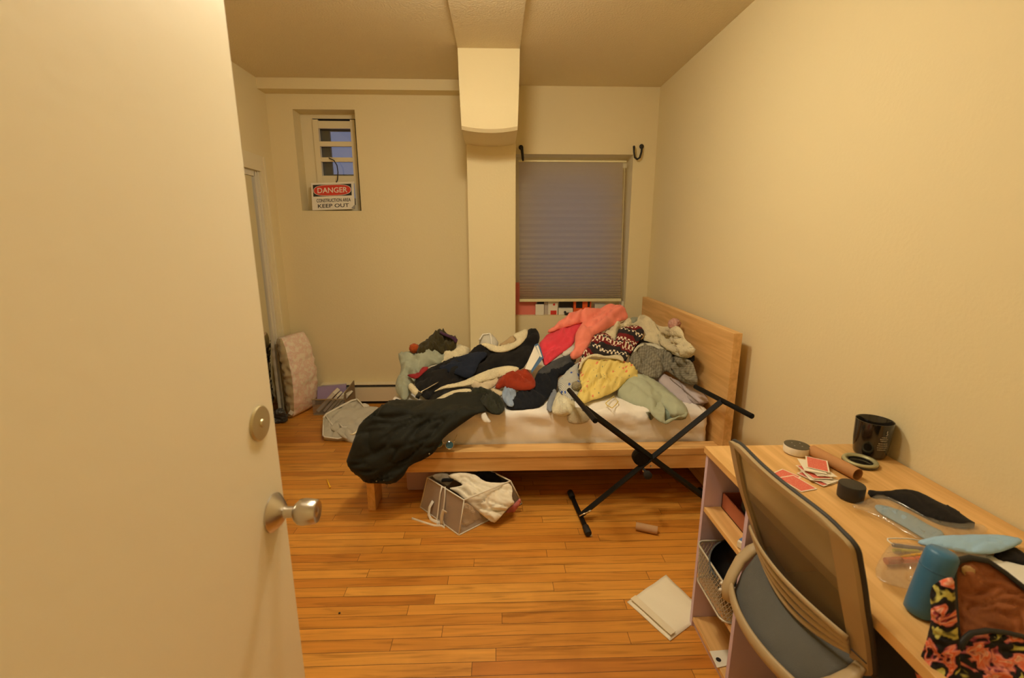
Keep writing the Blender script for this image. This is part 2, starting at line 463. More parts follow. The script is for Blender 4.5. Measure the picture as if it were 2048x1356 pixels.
k = MB().b2((-1.62, 4.47, 1.75), (-1.50, 4.50, 2.6)).b2((-1.62, 4.47, 2.48), (-1.2, 4.50, 2.6)).b2((-1.5, 4.47, 2.07), (-1.2, 4.5, 2.11)).b2((-1.5, 4.47, 1.75), (-1.2, 4.5, 1.9))
k.build('outer_frame', FR, w1)
# ---- window 2: big window behind the pleated shade
w2 = struct(MB().b2((W2[0], 4.40, W2[2]), (.30, 4.48, W2[3])).b2((1.05, 4.40, W2[2]), (W2[1], 4.48, W2[3])).b2((.30, 4.40, 2.10), (1.05, 4.48, W2[3]))
            .b2((.30, 4.40, W2[2]), (1.05, 4.48, 1.02)).build('window_2', TRIMP))
MB().b2((.28, 4.447, 1.0), (1.07, 4.452, 2.12)).build('pane', GLASS, w2)

# ---- door 1, open, beside the camera
DOORP = mat('door_paint', (.92, .86, .68), rough=.42, bump=.05, bscale=40, spec=.4)
d1 = struct(MB().b2((-.508, .155, .012), (-.47, .918, 2.04), bevel=.003).build('door_1', DOORP))
STEEL = mat('brushed_steel', (.62, .58, .52), rough=.28, metal=1.0)
BRASS = mat('dull_brass', (.62, .56, .36), rough=.38, metal=.9)
kc = Vector((-.47, .868, .98))
MB().lathe([(.040, 0), (.040, .003), (.037, .006), (.026, .016), (.0155, .023), (.014, .024)], kc, (1, 0, 0), 40).build('door_rose', STEEL, d1, 40)
MB().lathe([(.013, .022), (.0115, .03), (.0115, .042), (.018, .046), (.026, .055), (.0275, .064), (.0265, .076), (.0245, .088), (.022, .0915), (.014, .090), (.0085, .0895), (.0035, .091)], kc, (1, 0, 0), 40).build('door_knob', STEEL, d1, 40)
pc = Vector((-.47, .857, 1.184))
MB().lathe([(.0355, 0), (.0355, .0025), (.033, .005), (.012, .0062), (.0085, .0062), (.0075, .009), (.003, .0095)], pc, (1, 0, 0), 40).build('bolt_cover', BRASS, d1, 40)
MB().b2((-.503, .9165, .94), (-.475, .9195, 1.02)).build('latch_plate', STEEL, d1)

# ---- door 2: mirrored closet slider in the left wall
d2 = struct(MB().b2((XL - .001, CL[1], 0), (XL + .014, CL[1] + .075, CL[2] + .12)).b2((XL - .001, CL[0] - .1, CL[2]), (XL + .014, CL[1], CL[2] + .12))
            .b2((XL + .012, CL[1] + .055, 0), (XL + .020, CL[1] + .075, CL[2] + .12)).build('door_2', TRIMP))
MIRR = mat('mirror_glass', (.86, .88, .84), rough=.02, metal=1.0)
MB().b2((XL - .035, CL[0], .015), (XL - .025, CL[1] - .06, CL[2] - .03)).build('mirror_panel', MIRR, d2)
FRW = mat('slider_frame', (.74, .70, .58), rough=.35)
MB().b2((XL - .040, CL[1] - .066, .012), (XL - .012, CL[1] - .030, CL[2] - .001)).b2((XL - .045, CL[1] - .026, .0), (XL - .004, CL[1] - .0, CL[2] - .001)).b2((XL - .040, CL[0], CL[2] - .045), (XL - .012, CL[1] - .06, CL[2] - .001)).build('slider_frame', FRW, d2)
MB().b2((XL - .06, CL[0], 0), (XL - .01, CL[1], .012)).build('track', FRW, d2)
struct(MB().b2((XL - .6, CL[0] - .2, -.08), (XL - .1, CL[1] + .2, -.0)).b2((XL - .62, CL[0] - .2, 0), (XL - .6, CL[1] + .2, CL[2] + .1)).build('wall_closet', WALL))

# small wall marks and outlet
OUT = mat('outlet_plastic', (.82, .78, .66), rough=.4)

# ================================================================== LIGHTS
for lab, lx, ly, prof_, st_ in (('flat round frosted ceiling lamp nearest the bedroom door', -.20, 1.20, [(.146, 2.744), (.13, 2.728), (.09, 2.715), (.04, 2.708), (.004, 2.707)], LAMP),
                         ('deep round frosted ceiling lamp in the middle of the room, nearer the bed', -.10, 2.05, [(.120, 2.744), (.132, 2.715), (.128, 2.68), (.105, 2.645), (.06, 2.625), (.004, 2.62)], LAMP2)):
    m = bpy.data.materials.new('lamp_glass'); n, p = nt(m)
    p.inputs['Base Color'].default_value = (.9, .85, .7, 1); p.inputs['Emission Color'].default_value = (1, .87, .64, 1); p.inputs['Emission Strength'].default_value = st_
    cl = thing('ceiling_light', lab, 'lamp', (lx, ly, ZC), 'round ceiling lamps')
    r_ = prof_[0][0]
    MB().lathe([(r_ + .012, 2.768), (r_ + .012, 2.742), (r_, 2.738), (r_, 2.75)], (lx, ly, 0), seg=40, cap=False).build('rim', mat('lamp_base', (.7, .66, .55), rough=.4), cl, 40)
    MB().lathe(prof_, (lx, ly, 0), seg=40).build('lamp_shade', m, cl, True)

wd = bpy.data.worlds.new('dusk'); SC.world = wd; wd.use_nodes = True
bg = wd.node_tree.nodes['Background']; bg.inputs[0].default_value = (.62, .66, .98, 1); bg.inputs[1].default_value = SKY
# ================================================================== WALL THINGS
CREAMM = mat('heater_enamel', (.80, .72, .52), rough=.45)
BLACKM = mat('black_gap', (.012, .011, .010), rough=.6)
ht = thing('baseboard_heater', 'long cream baseboard heater with a black slot along the back wall', 'heater', (-1.0, 4.16, 0))
MB().b2((-1.655, 4.13, .03), (-.24, 4.199, .168)).b2((-1.655, 4.125, .192), (-.24, 4.199, .200), .001).build('casing', CREAMM, ht)
MB().b2((-1.652, 4.145, .166), (-.245, 4.198, .193)).build('top_slot', BLACKM, ht)
MB().b2((-1.65, 4.15, .0), (-.25, 4.198, .031)).build('bottom_gap_shade', BLACKM, ht)  # black block paints the shade in the gap beneath the casing
MB().b2((-1.655, 4.128, .177), (-.24, 4.146, .181)).build('damper', mat('damper_metal', (.2, .19, .17), rough=.4, metal=.6), ht)

# danger sign leaning in the small window
sg_c = [atY(627, 423, 4.215), atY(712, 418, 4.215), atY(705, 362, 4.262), atY(620, 367, 4.262)]
sg_c[0].z = max(sg_c[0].z, 1.775); sg_c[1].z = max(sg_c[1].z, 1.777)
ex = (sg_c[1] - sg_c[0]); ey = (sg_c[3] - sg_c[0]); SW, SH = ex.length, ey.length
ex.normalize(); ez = ex.cross(ey).normalized(); ey = ez.cross(ex)
SM = Matrix.Translation((sg_c[0] + sg_c[1] + sg_c[2] + sg_c[3]) / 4) @ Matrix((ex, ey, ez)).transposed().to_4x4()
sgn = thing('danger_sign', 'white danger sign with red oval leaning in the small barred window', 'sign', SM.translation)
def SP(x, y, z=0): return SM @ Vector((x * SW, y * SH, z))
WHS = mat('sign_white', (.84, .80, .70), rough=.3)
MB().slab([SP(-.5, -.5), SP(.5, -.5), SP(.5, .5), SP(-.5, .5)], ez * -.004).build('panel', WHS, sgn)
BLK = mat('sign_black', (.015, .015, .017), rough=.4); RED = mat('sign_red', (.66, .045, .03), rough=.35)
MB().slab([SP(-.46, .0, .0004), SP(.44, .0, .0004), SP(.44, .43, .0004), SP(-.46, .43, .0004)], ez * .0004).build('black_panel', BLK, sgn)
def oval(w, h, z):
    pts = []
    for i in range(48):
        a = 2 * math.pi * i / 48; c, s_ = math.cos(a), math.sin(a)
        pts.append(SP(-.01 + w * math.copysign(abs(c) ** .62, c), .215 + h * math.copysign(abs(s_) ** .8, s_), z))
    return pts
MB().slab(oval(.44, .205, .0010), ez * .0003).build('oval_border', WHS, sgn)
MB().slab(oval(.428, .19, .0015), ez * .0003).build('red_oval', RED, sgn)
k = MB(); text_bm(k, 'DANGER', SW * .70, SH * .20, SM @ Matrix.Translation((-.005 * SW, .215 * SH, .0020))); k.build('danger_lettering', WHS, sgn)
k = MB(); text_bm(k, 'CONSTRUCTION AREA', SW * .80, SH * .13, SM @ Matrix.Translation((.01 * SW, -.155 * SH, .0006)))
text_bm(k, 'KEEP OUT', SW * .73, SH * .14, SM @ Matrix.Translation((.0, -.355 * SH, .0006))); k.build('black_lettering', BLK, sgn)
k = MB().slab([SP(.42, -.47, .001), SP(.5, -.5, .001), SP(.5, -.36, .001)], ez * .006)
k.build('curled_corner', mat('curled_film', (.35, .33, .30), rough=.25), sgn)
k = MB(); k.tube([atY(658, 316, 4.33), atY(668, 321, 4.30), atY(674, 331, 4.30), atY(676, 345, 4.30), atY(675, 360, 4.275), SP(.1, .5, .004)], .0045, 8)
tag(k.build('wire', mat('wire_rubber', (.02, .02, .02), rough=.5), None, True), 'thin black wire hanging from the barred window down to the danger sign', 'wire')

# curtain hooks
IRON = mat('black_iron', (.012, .012, .012), rough=.5)
def hook(lab, plate, pts):
    t = thing('curtain_hook', lab, 'hook', plate, 'black curtain hooks over the shade')
    k = MB(); k.tube(pts, [.0085] * (len(pts) - 1) + [.010], 10); k.ball(pts[-1], .0105, 2); k.build('arm', IRON, t, True)
    MB().lathe([(.020, 0), (.020, .004), (.012, .009), (.008, .012)], plate, (0, -1, 0), 20).build('wall_plate', IRON, t, 40)
p = atY(1283, 293, YB)
hook('black iron curtain hook shaped like a U, on the bare wall beside the shade', p,
     [p, p + Vector((-.005, -.03, -.005)), p + Vector((-.008, -.035, -.05)), p + Vector((-.022, -.04, -.098)), p + Vector((-.045, -.045, -.112)), p + Vector((-.068, -.05, -.098)), p + Vector((-.078, -.05, -.05)), p + Vector((-.080, -.05, -.012))])
p = atY(1042, 295, YB)
hook('black iron curtain hook seen edge on, over the shade next to the pillar', p,
     [p, p + Vector((.0, -.03, -.005)), p + Vector((.006, -.035, -.05)), p + Vector((.012, -.042, -.098)), p + Vector((.014, -.055, -.112)), p + Vector((.014, -.07, -.098)), p + Vector((.010, -.075, -.05)), p + Vector((.006, -.077, -.012))])

# pleated window shade
sh = thing('pleated_shade', 'grey pleated paper shade pulled down over the big window', 'window shade', (.68, 4.22, 2.2))
m = bpy.data.materials.new('shade_paper'); n = m.node_tree if m.use_nodes else None
m.use_nodes = True; n = m.node_tree; n.nodes.remove(n.nodes['Principled BSDF'])
df = nd(n, 'ShaderNodeBsdfDiffuse'); df.inputs[0].default_value = (.46, .39, .25, 1)
tr = nd(n, 'ShaderNodeBsdfTranslucent'); tr.inputs[0].default_value = (.9, .85, .8, 1)
mx = nd(n, 'ShaderNodeMixShader'); mx.inputs[0].default_value = .52
n.links.new(df.outputs[0], mx.inputs[1]); n.links.new(tr.outputs[0], mx.inputs[2]); n.links.new(mx.outputs[0], n.nodes['Material Output'].inputs[0])
BX0t, BX1t, BX0b, BX1b, BZt, BZb, BY = .198, 1.118, .212, 1.160, 2.19, .985, 4.225
k = MB(); rows = []
NP = 27
z = BZt; zs = [0.0]; 
for i in range(NP):
    f = i / (NP - 1); zs.append(zs[-1] + (.062 * (1 - f) ** 1.0 + .017))
tot = zs[-1]
for i, q in enumerate(zs):
    f = q / tot; amp = .0007 + .0115 * f ** 1.9
    for jj in (0, 1):
        if i == len(zs) - 1 and jj: break
        qq = q + (0 if jj == 0 else (zs[min(i + 1, len(zs) - 1)] - q) * .5)
        ff = qq / tot
        rows.append([k.bm.verts.new((BX0t + (BX0b - BX0t) * ff + t * ((BX1t - BX0t) * (1 - ff) + (BX1b - BX0b) * ff) + (.0015 * math.sin(i * 2.1) if t in (0, 1) else 0),
                                     BY + (-amp if jj == 0 else amp), BZt - (BZt - BZb) * ff)) for t in (0, .25, .5, .75, 1)])
for A, B in zip(rows, rows[1:]):
    for j in range(4): k.bm.faces.new((A[j], A[j + 1], B[j + 1], B[j]))
k.build('pleated_fabric', m, sh)
RAIL = mat('shade_rail', (.80, .74, .45), rough=.5)
MB().b2((BX0t - .004, BY - .012, BZt - .002), (BX1t + .03, BY + .014, BZt + .014), .003).build('head_rail', RAIL, sh)
MB().b2((BX0b - .003, BY - .016, BZb - .026), (BX1b + .003, BY + .016, BZb), .003).build('bottom_rail', RAIL, sh)
k = MB(); k.tube([(BX1t + .018, BY, BZt), (BX1t + .022, BY - .003, 1.9), (BX1t + .030, BY, 1.4), (BX1b + .012, BY - .003, BZb)], .0022, 6); k.build('cord', RAIL, sh, True)

# things on the window sill
def pbox(name, lab, cat, u0, v0, u1, v1, Y, d, m, group=None, bevel=.002, zbase=None):
    a = atY(u0, v1, Y); b = atY(u1, v0, Y)
    z0 = a.z if zbase is None else zbase
    o = MB().b2((a.x, Y, z0), (b.x, Y + d, b.z), bevel).build(name, m)
    if lab: tag(o, lab, cat, group)
    return o
SILL = W2[2]
pb = atY(1029, 565, 4.285)
o = MB().slab([(.168, 4.262, SILL + .001), (.372, 4.262, SILL + .001), (.372, 4.285, pb.z), (.168, 4.285, pb.z)], (0, .012, 0)).build('folder', mat('salmon_card', seen(205, 100, 72, .7), rough=.6, var=.08))
tag(o, 'tall salmon pink folder standing on the window sill beside the pillar', 'folder')
PW = mat('white_card', (.82, .78, .66), rough=.5)
pbox('card_box', 'small plain white box on the window sill in front of the pink folder', 'box', 1071, 609, 1088, 632, 4.225, .03, PW, zbase=SILL + .001)
rp = ramp_pattern('printed_grey', lambda n, v: cramp(n, nd(n, 'ShaderNodeTexNoise', Scale=60.0, Detail=3.0).outputs[0], [(.45, (.7, .65, .55)), (.52, (.25, .2, .17)), (.6, (.6, .2, .15))], 'CONSTANT'))
pbox('booklet', 'slim grey and white printed booklet between two white boxes on the window sill', 'booklet', 1088, 604, 1097, 632, 4.26, .02, rp, zbase=SILL + .001)
rb = pbox('carton', 'white carton with a red printed band on the window sill under the shade', 'carton', 1096, 600, 1116, 630, 4.245, .06, PW, zbase=SILL + .001)
a, b = atY(1101, 629, 4.244), atY(1113, 621, 4.244)
MB().b2((a.x, 4.2425, a.z), (b.x, 4.2450, b.z)).build('red_band', RED, rb)
a, b = atY(1106, 611, 4.244), atY(1110, 607, 4.244); MB().b2((a.x, 4.2425, a.z), (b.x, 4.2450, b.z)).build('red_mark', RED, rb)
DK = mat('dark_case', (.02, .018, .017), rough=.5)
pbox('case', 'black box standing on the sill at the back, behind the pale flat box', 'box', 1119, 598, 1147, 630, 4.30, .05, DK, zbase=SILL + .001)
pbox('case', 'narrow black box on the sill between the pink folder and the cartons', 'box', 1075, 598, 1089, 630, 4.30, .04, DK, zbase=SILL + .001)
pbox('flat_box', 'pale flat box lying on the sill in front of the black box', 'box', 1117, 617, 1146, 629, 4.235, .06, PW, zbase=SILL + .001)
ob = pbox('snack_box', 'bright orange box with black windows on the sill under the shade', 'box', 1147, 598, 1183, 630, 4.25, .05, mat('orange_card', seen(215, 80, 25, .7), rough=.45), zbase=SILL + .001)
for (u0, v0, u1, v1) in ((1152, 602, 1165, 616), (1175, 600, 1180, 614)):
    a, b = atY(u0, v1, 4.249), atY(u1, v0, 4.249); MB().b2((a.x, 4.2475, a.z), (b.x, 4.2495, b.z)).build('black_print', BLK, ob)
pbox('tin', 'grey white box half hidden by the coral hoodie on the window sill', 'box', 1189, 608, 1212, 630, 4.25, .06, mat('grey_card', (.62, .60, .52), rough=.5), zbase=SILL + .001)
k = MB(); k.box(Vector((.66, 4.222, SILL + .012)), (.05, .03, .022), Matrix.Rotation(.4, 3, 'Z'), .006); k.box(Vector((.64, 4.225, SILL + .028)), (.02, .02, .02), Matrix.Rotation(.7, 3, 'Y'), .005)
tag(k.build('charger', DK), 'small black charger lying at the front edge of the window sill', 'charger')
a = atX(1245, 612, W2[1])
o = MB().b2((W2[1] - .022, 4.25, .86), (W2[1] - .001, 4.33, .955), .003).build('switch', OUT); tag(o, 'small white cord holder on the window jamb above the pile', 'fitting')

# ================================================================== BED
OAK = wood('bed_veneer_x', (.80, .50, .20), (.62, .35, .12), 'X', .42, 1.0)
OAKY = wood('bed_veneer_y', (.80, .50, .20), (.64, .37, .13), 'Y', .42, 1.0)
bed = thing('bed', 'light oak veneer double bed frame with a tall headboard at the wall', 'bed', (.28, 3.17, 0))
MB().b2((1.282, 2.375, .02), (1.33, 3.96, 1.035), .002).build('headboard', OAKY, bed)
def rail(y0, y1): return MB().b2((-.70, y0, .24), (1.28, y1, .362), .002).build('side_rail', OAK, bed)
rail(2.380, 2.475); rail(3.865, 3.96)
MB().b2((-.705, 2.376, .322), (1.28, 2.380, .326)).build('rail_groove', mat('veneer_dark', (.35, .18, .05), rough=.6), bed)
MB().b2((-.755, 2.378, .24), (-.702, 3.962, .38), .002).build('foot_board', OAKY, bed)
for y0 in (2.385, 3.80): MB().b2((-.752, y0, 0), (-.708, y0 + .15, .242), .002).build('leg', OAKY, bed)
k = MB()
for i in range(12):
    x = -.62 + i * .165; k.b2((x, 2.47, .20), (x + .07, 3.87, .215))
k.build('slat', OAKY, bed)
MB().b2((-.70, 3.13, .14), (1.28, 3.20, .20)).build('middle_beam', mat('beam_steel', (.3, .3, .3), rough=.5), bed)

# mattress with a crumpled fitted sheet
def mattress():
    x0, x1, y0, y1, z0, z1 = -.68, 1.255, 2.490, 3.84, .232, .556
    k = MB(); NX, NY, NZ = 110, 74, 16
    def pt(x, y, z):
        r = .045
        cx = min(max(x, x0 + r), x1 - r); cy = min(max(y, y0 + r), y1 - r); cz = min(max(z, z0 + r), z1 - r)
        d = Vector((x - cx, y - cy, z - cz)); L = d.length
        if L > 1e-6: d = d / L * min(r, L) if True else d
        p = Vector((cx, cy, cz)) + (d.normalized() * r if L > 1e-6 else d)
        nn = d.normalized() if L > 1e-6 else Vector((0, 0, 1))
        w = noise.noise(Vector((p.x * 3.1, p.y * 3.1, 2.2)))
        rid = 1 - abs(noise.noise(Vector((p.x * 5.5 + .9 * w + p.z * 4, p.y * 9 + w, 5 + p.z * 13)))) * 2.4
        return p + nn * (0.019 * rid * (.6 + .6 * noise.noise(Vector((p.x * 2, p.y * 2, 9)))) - .009)
    vd = {}
    def V(i, j, l):
        if (i, j, l) not in vd: vd[(i, j, l)] = k.bm.verts.new(pt(x0 + (x1 - x0) * i / NX, y0 + (y1 - y0) * j / NY, z0 + (z1 - z0) * l / NZ))
        return vd[(i, j, l)]
    for i in range(NX):
        for j in range(NY):
            k.bm.faces.new((V(i, j, NZ), V(i + 1, j, NZ), V(i + 1, j + 1, NZ), V(i, j + 1, NZ)))
            k.bm.faces.new((V(i, j, 0), V(i, j + 1, 0), V(i + 1, j + 1, 0), V(i + 1, j, 0)))
        for l in range(NZ):
            k.bm.faces.new((V(i, 0, l), V(i + 1, 0, l), V(i + 1, 0, l + 1), V(i, 0, l + 1)))
            k.bm.faces.new((V(i, NY, l), V(i, NY, l + 1), V(i + 1, NY, l + 1), V(i + 1, NY, l)))
    for j in range(NY):
        for l in range(NZ):
            k.bm.faces.new((V(0, j, l), V(0, j, l + 1), V(0, j + 1, l + 1), V(0, j + 1, l)))
            k.bm.faces.new((V(NX, j, l), V(NX, j + 1, l), V(NX, j + 1, l + 1), V(NX, j, l + 1)))
    return k
o = mattress().build('mattress', fabric('sheet_cotton', (.86, .82, .76), var=.05, bump=.1, rough=.85), None, True)
tag(o, 'white mattress with a crumpled fitted sheet on the oak bed', 'mattress')

# ================================================================== CLOTHES ON THE BED
F = fabric
def g(name, poly, m, label, cat, **kw): return cloth(name, poly, m, label, cat, **kw)
SAGE = F('sage_cotton', (.34, .36, .27)); CREAM = F('cream_sherpa', seen(228, 196, 138, .82), bump=1.0, bscale=150)
OLIVE = F('olive_knit', seen(52, 40, 14, .6), bump=.6, bscale=240); BLACK = F('black_wool', (.013, .012, .012), var=.2, sheen=.06)
NAVY = F('navy_jersey', (.014, .019, .036), sheen=.03); DGREEN = mat('black_green_twill', (.010, .011, .0065), rough=.7, bump=.2, bscale=420, var=.15, vscale=9, spec=.25, sheen=.05)
pl = g('blanket', Z6((90,690),(130,640),(200,628),(300,630),(360,650),(460,612),(560,640),(650,690),(600,760),(420,800),(360,860),(300,960),(260,1000),(230,1100),(170,1190),(120,1140),(60,1080),(65,980),(120,880),(125,800)), SAGE,
       'pale sage green blanket bunched up at the foot of the bed', 'blanket', puff=.05, amp=.018, sc=15, ang=.3, lift=-.02)
o = g('fleece', Z6((600,665),(680,615),(760,555),(830,575),(915,600),(870,690),(720,735),(640,760),(570,790),(600,720)), CREAM,
      'scrap of cream fleece showing behind the black coat, next to the olive scarf', 'fleece', puff=.035, amp=.010, lift=-.03)
o = g('scarf', Z6((295,640),(320,545),(425,505),(445,460),(500,430),(570,400),(640,430),(770,490),(745,560),(745,600),(640,640),(590,660),(470,618),(400,680),(330,700)), OLIVE,
      'dark olive knit scarf heaped on the sage blanket', 'scarf', puff=.05, amp=.02, sc=12, ang=1.0, lift=.02)
cloth('scarf_edging', Z6((560,405),(600,420),(770,490),(745,545),(700,490),(640,465),(560,430)), F('purple_knit', seen(60, 30, 42, .6)), parent=o, puff=.02, lift=.085, amp=.008, sc=9)
o['label'] = 'dark olive knit scarf heaped on the sage blanket'
k = MB(); k.ball(heap(780 + 282 / 5.65, 590 + 592 / 5.65) + Vector((0, -.03, 0)), .033, 4, .25)
tag(k.build('pompom', F('rust_yarn', seen(160, 62, 12, .6), bump=1.0, bscale=200), None, True), 'rust orange yarn pompom peeping out below the olive scarf', 'pompom')

# grey fabric box lying behind the coat
m_gf = F('grey_nonwoven', seen(172, 152, 118, .62), var=.06); m_pip = F('white_piping', (.80, .76, .66), var=.04)
o = g('storage_cube', Z6((1005,560),(1012,500),(1050,440),(1130,428),(1190,480),(1225,535),(1215,600),(1100,640)), m_gf, 'light grey fabric storage cube with white piping behind the black coat', 'storage cube', puff=.05, amp=.004, sc=30, smooth=0, lift=-.05)
k = MB(); k.tube([heap(*p) + Vector((0, -.02, 0)) for p in Z6((1012,500),(1050,440),(1130,430),(1140,470),(1150,560))], .006, 8); k.build('piping', m_pip, o, True)

o = g('navy_shirt', Z6((540,812),(640,765),(750,705),(960,640),(1080,635),(1105,670),(1010,750),(985,820),(960,885),(880,945),(760,895),(600,850)), NAVY,
      'dark navy shirt lying across the middle of the black coat', 'shirt', puff=.03, amp=.010, sc=20, ang=-.4, lift=.075)
coat = g('coat', Z6((265,975),(400,850),(580,770),(720,700),(860,690),(960,590),(1060,553),(1150,615),(1300,635),(1430,585),(1540,480),(1550,395),(1600,380),(1660,390),(1695,460),(1680,540),(1620,600),(1530,800),(1460,840),(1280,830),(1130,850),(960,930),(850,1010),(600,1050),(470,1120),(430,1190),(330,1110),(300,1050)), BLACK,
         'black coat with cream sherpa lining spread over the foot half of the bed', 'coat', puff=.05, amp=.014, sc=26, ang=-.4, lift=.02)
cloth('sherpa_lining', Z6((1010,562),(1060,535),(1150,552),(1230,578),(1300,560),(1370,548),(1422,520),(1428,490),(1385,450),(1450,415),(1540,378),(1562,410),(1540,492),(1440,585),(1300,645),(1150,635),(1065,570)), CREAM, parent=coat, puff=.03, lift=.075, amp=.005)
cloth('sherpa_placket', Z6((480,1098),(620,1015),(760,990),(860,955),(1000,890),(1130,835),(1300,800),(1420,805),(1470,830),(1400,885),(1230,925),(1050,970),(900,1015),(700,1040),(560,1065)), CREAM, parent=coat, puff=.03, lift=.07, amp=.005)
cloth('sherpa_cuff', Z6((195,1030),(240,985),(290,1040),(335,1090),(300,1135),(250,1105)), CREAM, parent=coat, puff=.035, lift=.05, amp=.004)
cloth('sherpa_hood_edge', Z6((1225,560),(1300,520),(1380,450),(1430,480),(1420,520),(1370,548),(1280,575)), F('tan_sherpa', seen(176, 136, 84, .7), bump=.8, bscale=150), parent=coat, puff=.012, lift=.045, amp=.003)
k = MB(); zp = [heap(*p) + (EYE - heap(*p)).normalized() * .085 for p in Z6((328,1108),(380,1078),(440,1045),(500,1010),(548,985))]
k.tube(zp, .0035, 6); k.build('zipper', mat('zip_metal', (.75, .70, .60), rough=.25, metal=1), coat, True)
k = MB(); zp = heap(*Z6((325, 1130))[0]); zp = zp + (EYE - zp).normalized() * .10
k.box(zp, (.028, .008, .05), Matrix.Rotation(.5, 3, 'Y'), .003); k.build('zip_pull', mat('chrome', (.85, .83, .78), rough=.12, metal=1), coat)

o = g('red_cloth', Z6((185,893),(320,880),(345,835),(385,805),(445,815),(370,885),(300,945),(230,925)), F('maroon_cotton', seen(120, 28, 24, .62)), 'maroon cloth tucked between the sage blanket and black coat', 'cloth', puff=.03, amp=.010, sc=12, lift=.085)
o = g('knit_top', Z6((425,1190),(500,1090),(650,1045),(850,1035),(965,1050),(930,1095),(760,1085),(600,1135),(500,1200)), ramp_pattern('sequin_knit', lambda n, v: cramp(n, nd(n, 'ShaderNodeTexVoronoi', Scale=300.0).outputs[0], [(.0, (.9, .85, .7)), (.12, (.008, .008, .008))]), .5), 'black glittery knit edge under the sherpa placket', 'knit top', puff=.02, amp=.006, lift=.055)
o = g('fleece_hem', Z6((490,1195),(600,1125),(740,1065),(900,1055),(935,1090),(900,1120),(780,1105),(620,1165),(560,1205)), CREAM, 'narrow cream fleece hem above the dark green coat', 'fleece', puff=.025, amp=.005, lift=.065)
o = g('oatmeal_knit', Z6((900,1012),(1050,975),(1140,955),(1235,925),(1225,975),(1165,1045),(1080,1065),(960,1065)), F('oatmeal_knit', seen(190, 158, 112, .7)), 'oatmeal knit bunched under the sherpa placket by the rust garment', 'knit', puff=.03, amp=.012, sc=10, lift=.05)
o = g('grey_knit', Z7((60,830),(160,745),(330,670),(430,640),(480,700),(400,760),(200,830),(90,880)), F('charcoal_rib', seen(66, 60, 52, .6), bump=.8, bscale=260), 'charcoal ribbed knit below the hot pink sweater', 'sweater', puff=.03, amp=.01, sc=14, lift=.03)
o = g('dark_trousers', Z6((1300,1280),(1380,1180),(1430,1110),(1480,1060),(1620,1060),(1640,910),(1700,860),(1800,835),(1920,830),(2060,760),(2110,800),(2000,880),(1905,910),(1890,1000),(1880,1070),(1780,1150),(1720,1245),(1560,1285)), F('ink_cotton', (.012, .014, .020), sheen=.03), 'blue black trousers heaped in the middle of the bed', 'trousers', puff=.045, amp=.012, sc=20, ang=.8, lift=.015)
o = g('rust_sweater', Z6((1180,1042),(1240,920),(1380,890),(1460,850),(1540,828),(1600,895),(1645,960),(1645,1040),(1560,1075),(1420,1068),(1300,1030),(1220,1060)), F('rust_knit', (.30, .035, .012)), 'rust red garment lying next to the blue book', 'sweater', puff=.045, amp=.014, sc=16, ang=.2, lift=.06)
o = g('blue_cloth', Z6((1262,1110),(1290,1040),(1330,1060),(1400,1040),(1435,1110),(1395,1180),(1402,1258),(1320,1242),(1280,1190)), F('pale_blue_cotton', (.30, .38, .52)), 'small pale blue cloth under the rust red garment', 'cloth', puff=.03, amp=.016, sc=9, ang=1.2, lift=.05)
o = g('beige_cloth', Z6((1128,1045),(1240,1075),(1285,1090),(1250,1145),(1160,1105)), F('beige_cotton', seen(176, 146, 100, .65)), 'beige scrap of cloth between dark green coat and pale blue cloth', 'cloth', puff=.02, amp=.008, sc=9, lift=.045)

# blue book standing on edge in the pile
bk = [heap(*p) for p in Z6((1525, 835), (1635, 572), (1728, 715), (1595, 878))]
bdir = (EYE - bk[0]).normalized()
bk = [p + bdir * .10 for p in bk]
book = thing('book', 'blue hardback book standing on edge beside the hot pink sweater', 'book', tuple(sum(bk, Vector()) / 4))
BLUE = mat('blue_cover', (.06, .14, .28), rough=.4); PAGES = mat('page_edges', (.80, .76, .66), rough=.8, bump=.3, bscale=300)
fr = [heap(*p) + bdir * .10 for p in Z6((1525, 835), (1635, 572), (1690, 690), (1592, 850))]
MB().slab(fr, -bdir * .10).build('pages', PAGES, book)
fr = [heap(*p) + bdir * .104 for p in Z6((1592, 852), (1690, 695), (1728, 715), (1600, 880))]
MB().slab(fr, -bdir * .11).build('cover', BLUE, book)
fr = [heap(*p) + bdir * .103 for p in Z6((1630, 572), (1665, 555), (1695, 600), (1728, 715), (1692, 700), (1650, 610))]
MB().slab(fr, -bdir * .10).build('spine_edge', BLUE, book)
fr = [heap(*p) + bdir * .105 for p in Z6((1645, 585), (1668, 575), (1712, 705), (1695, 708))]
MB().slab(fr, -bdir * .09).build('top_pages', PAGES, book)

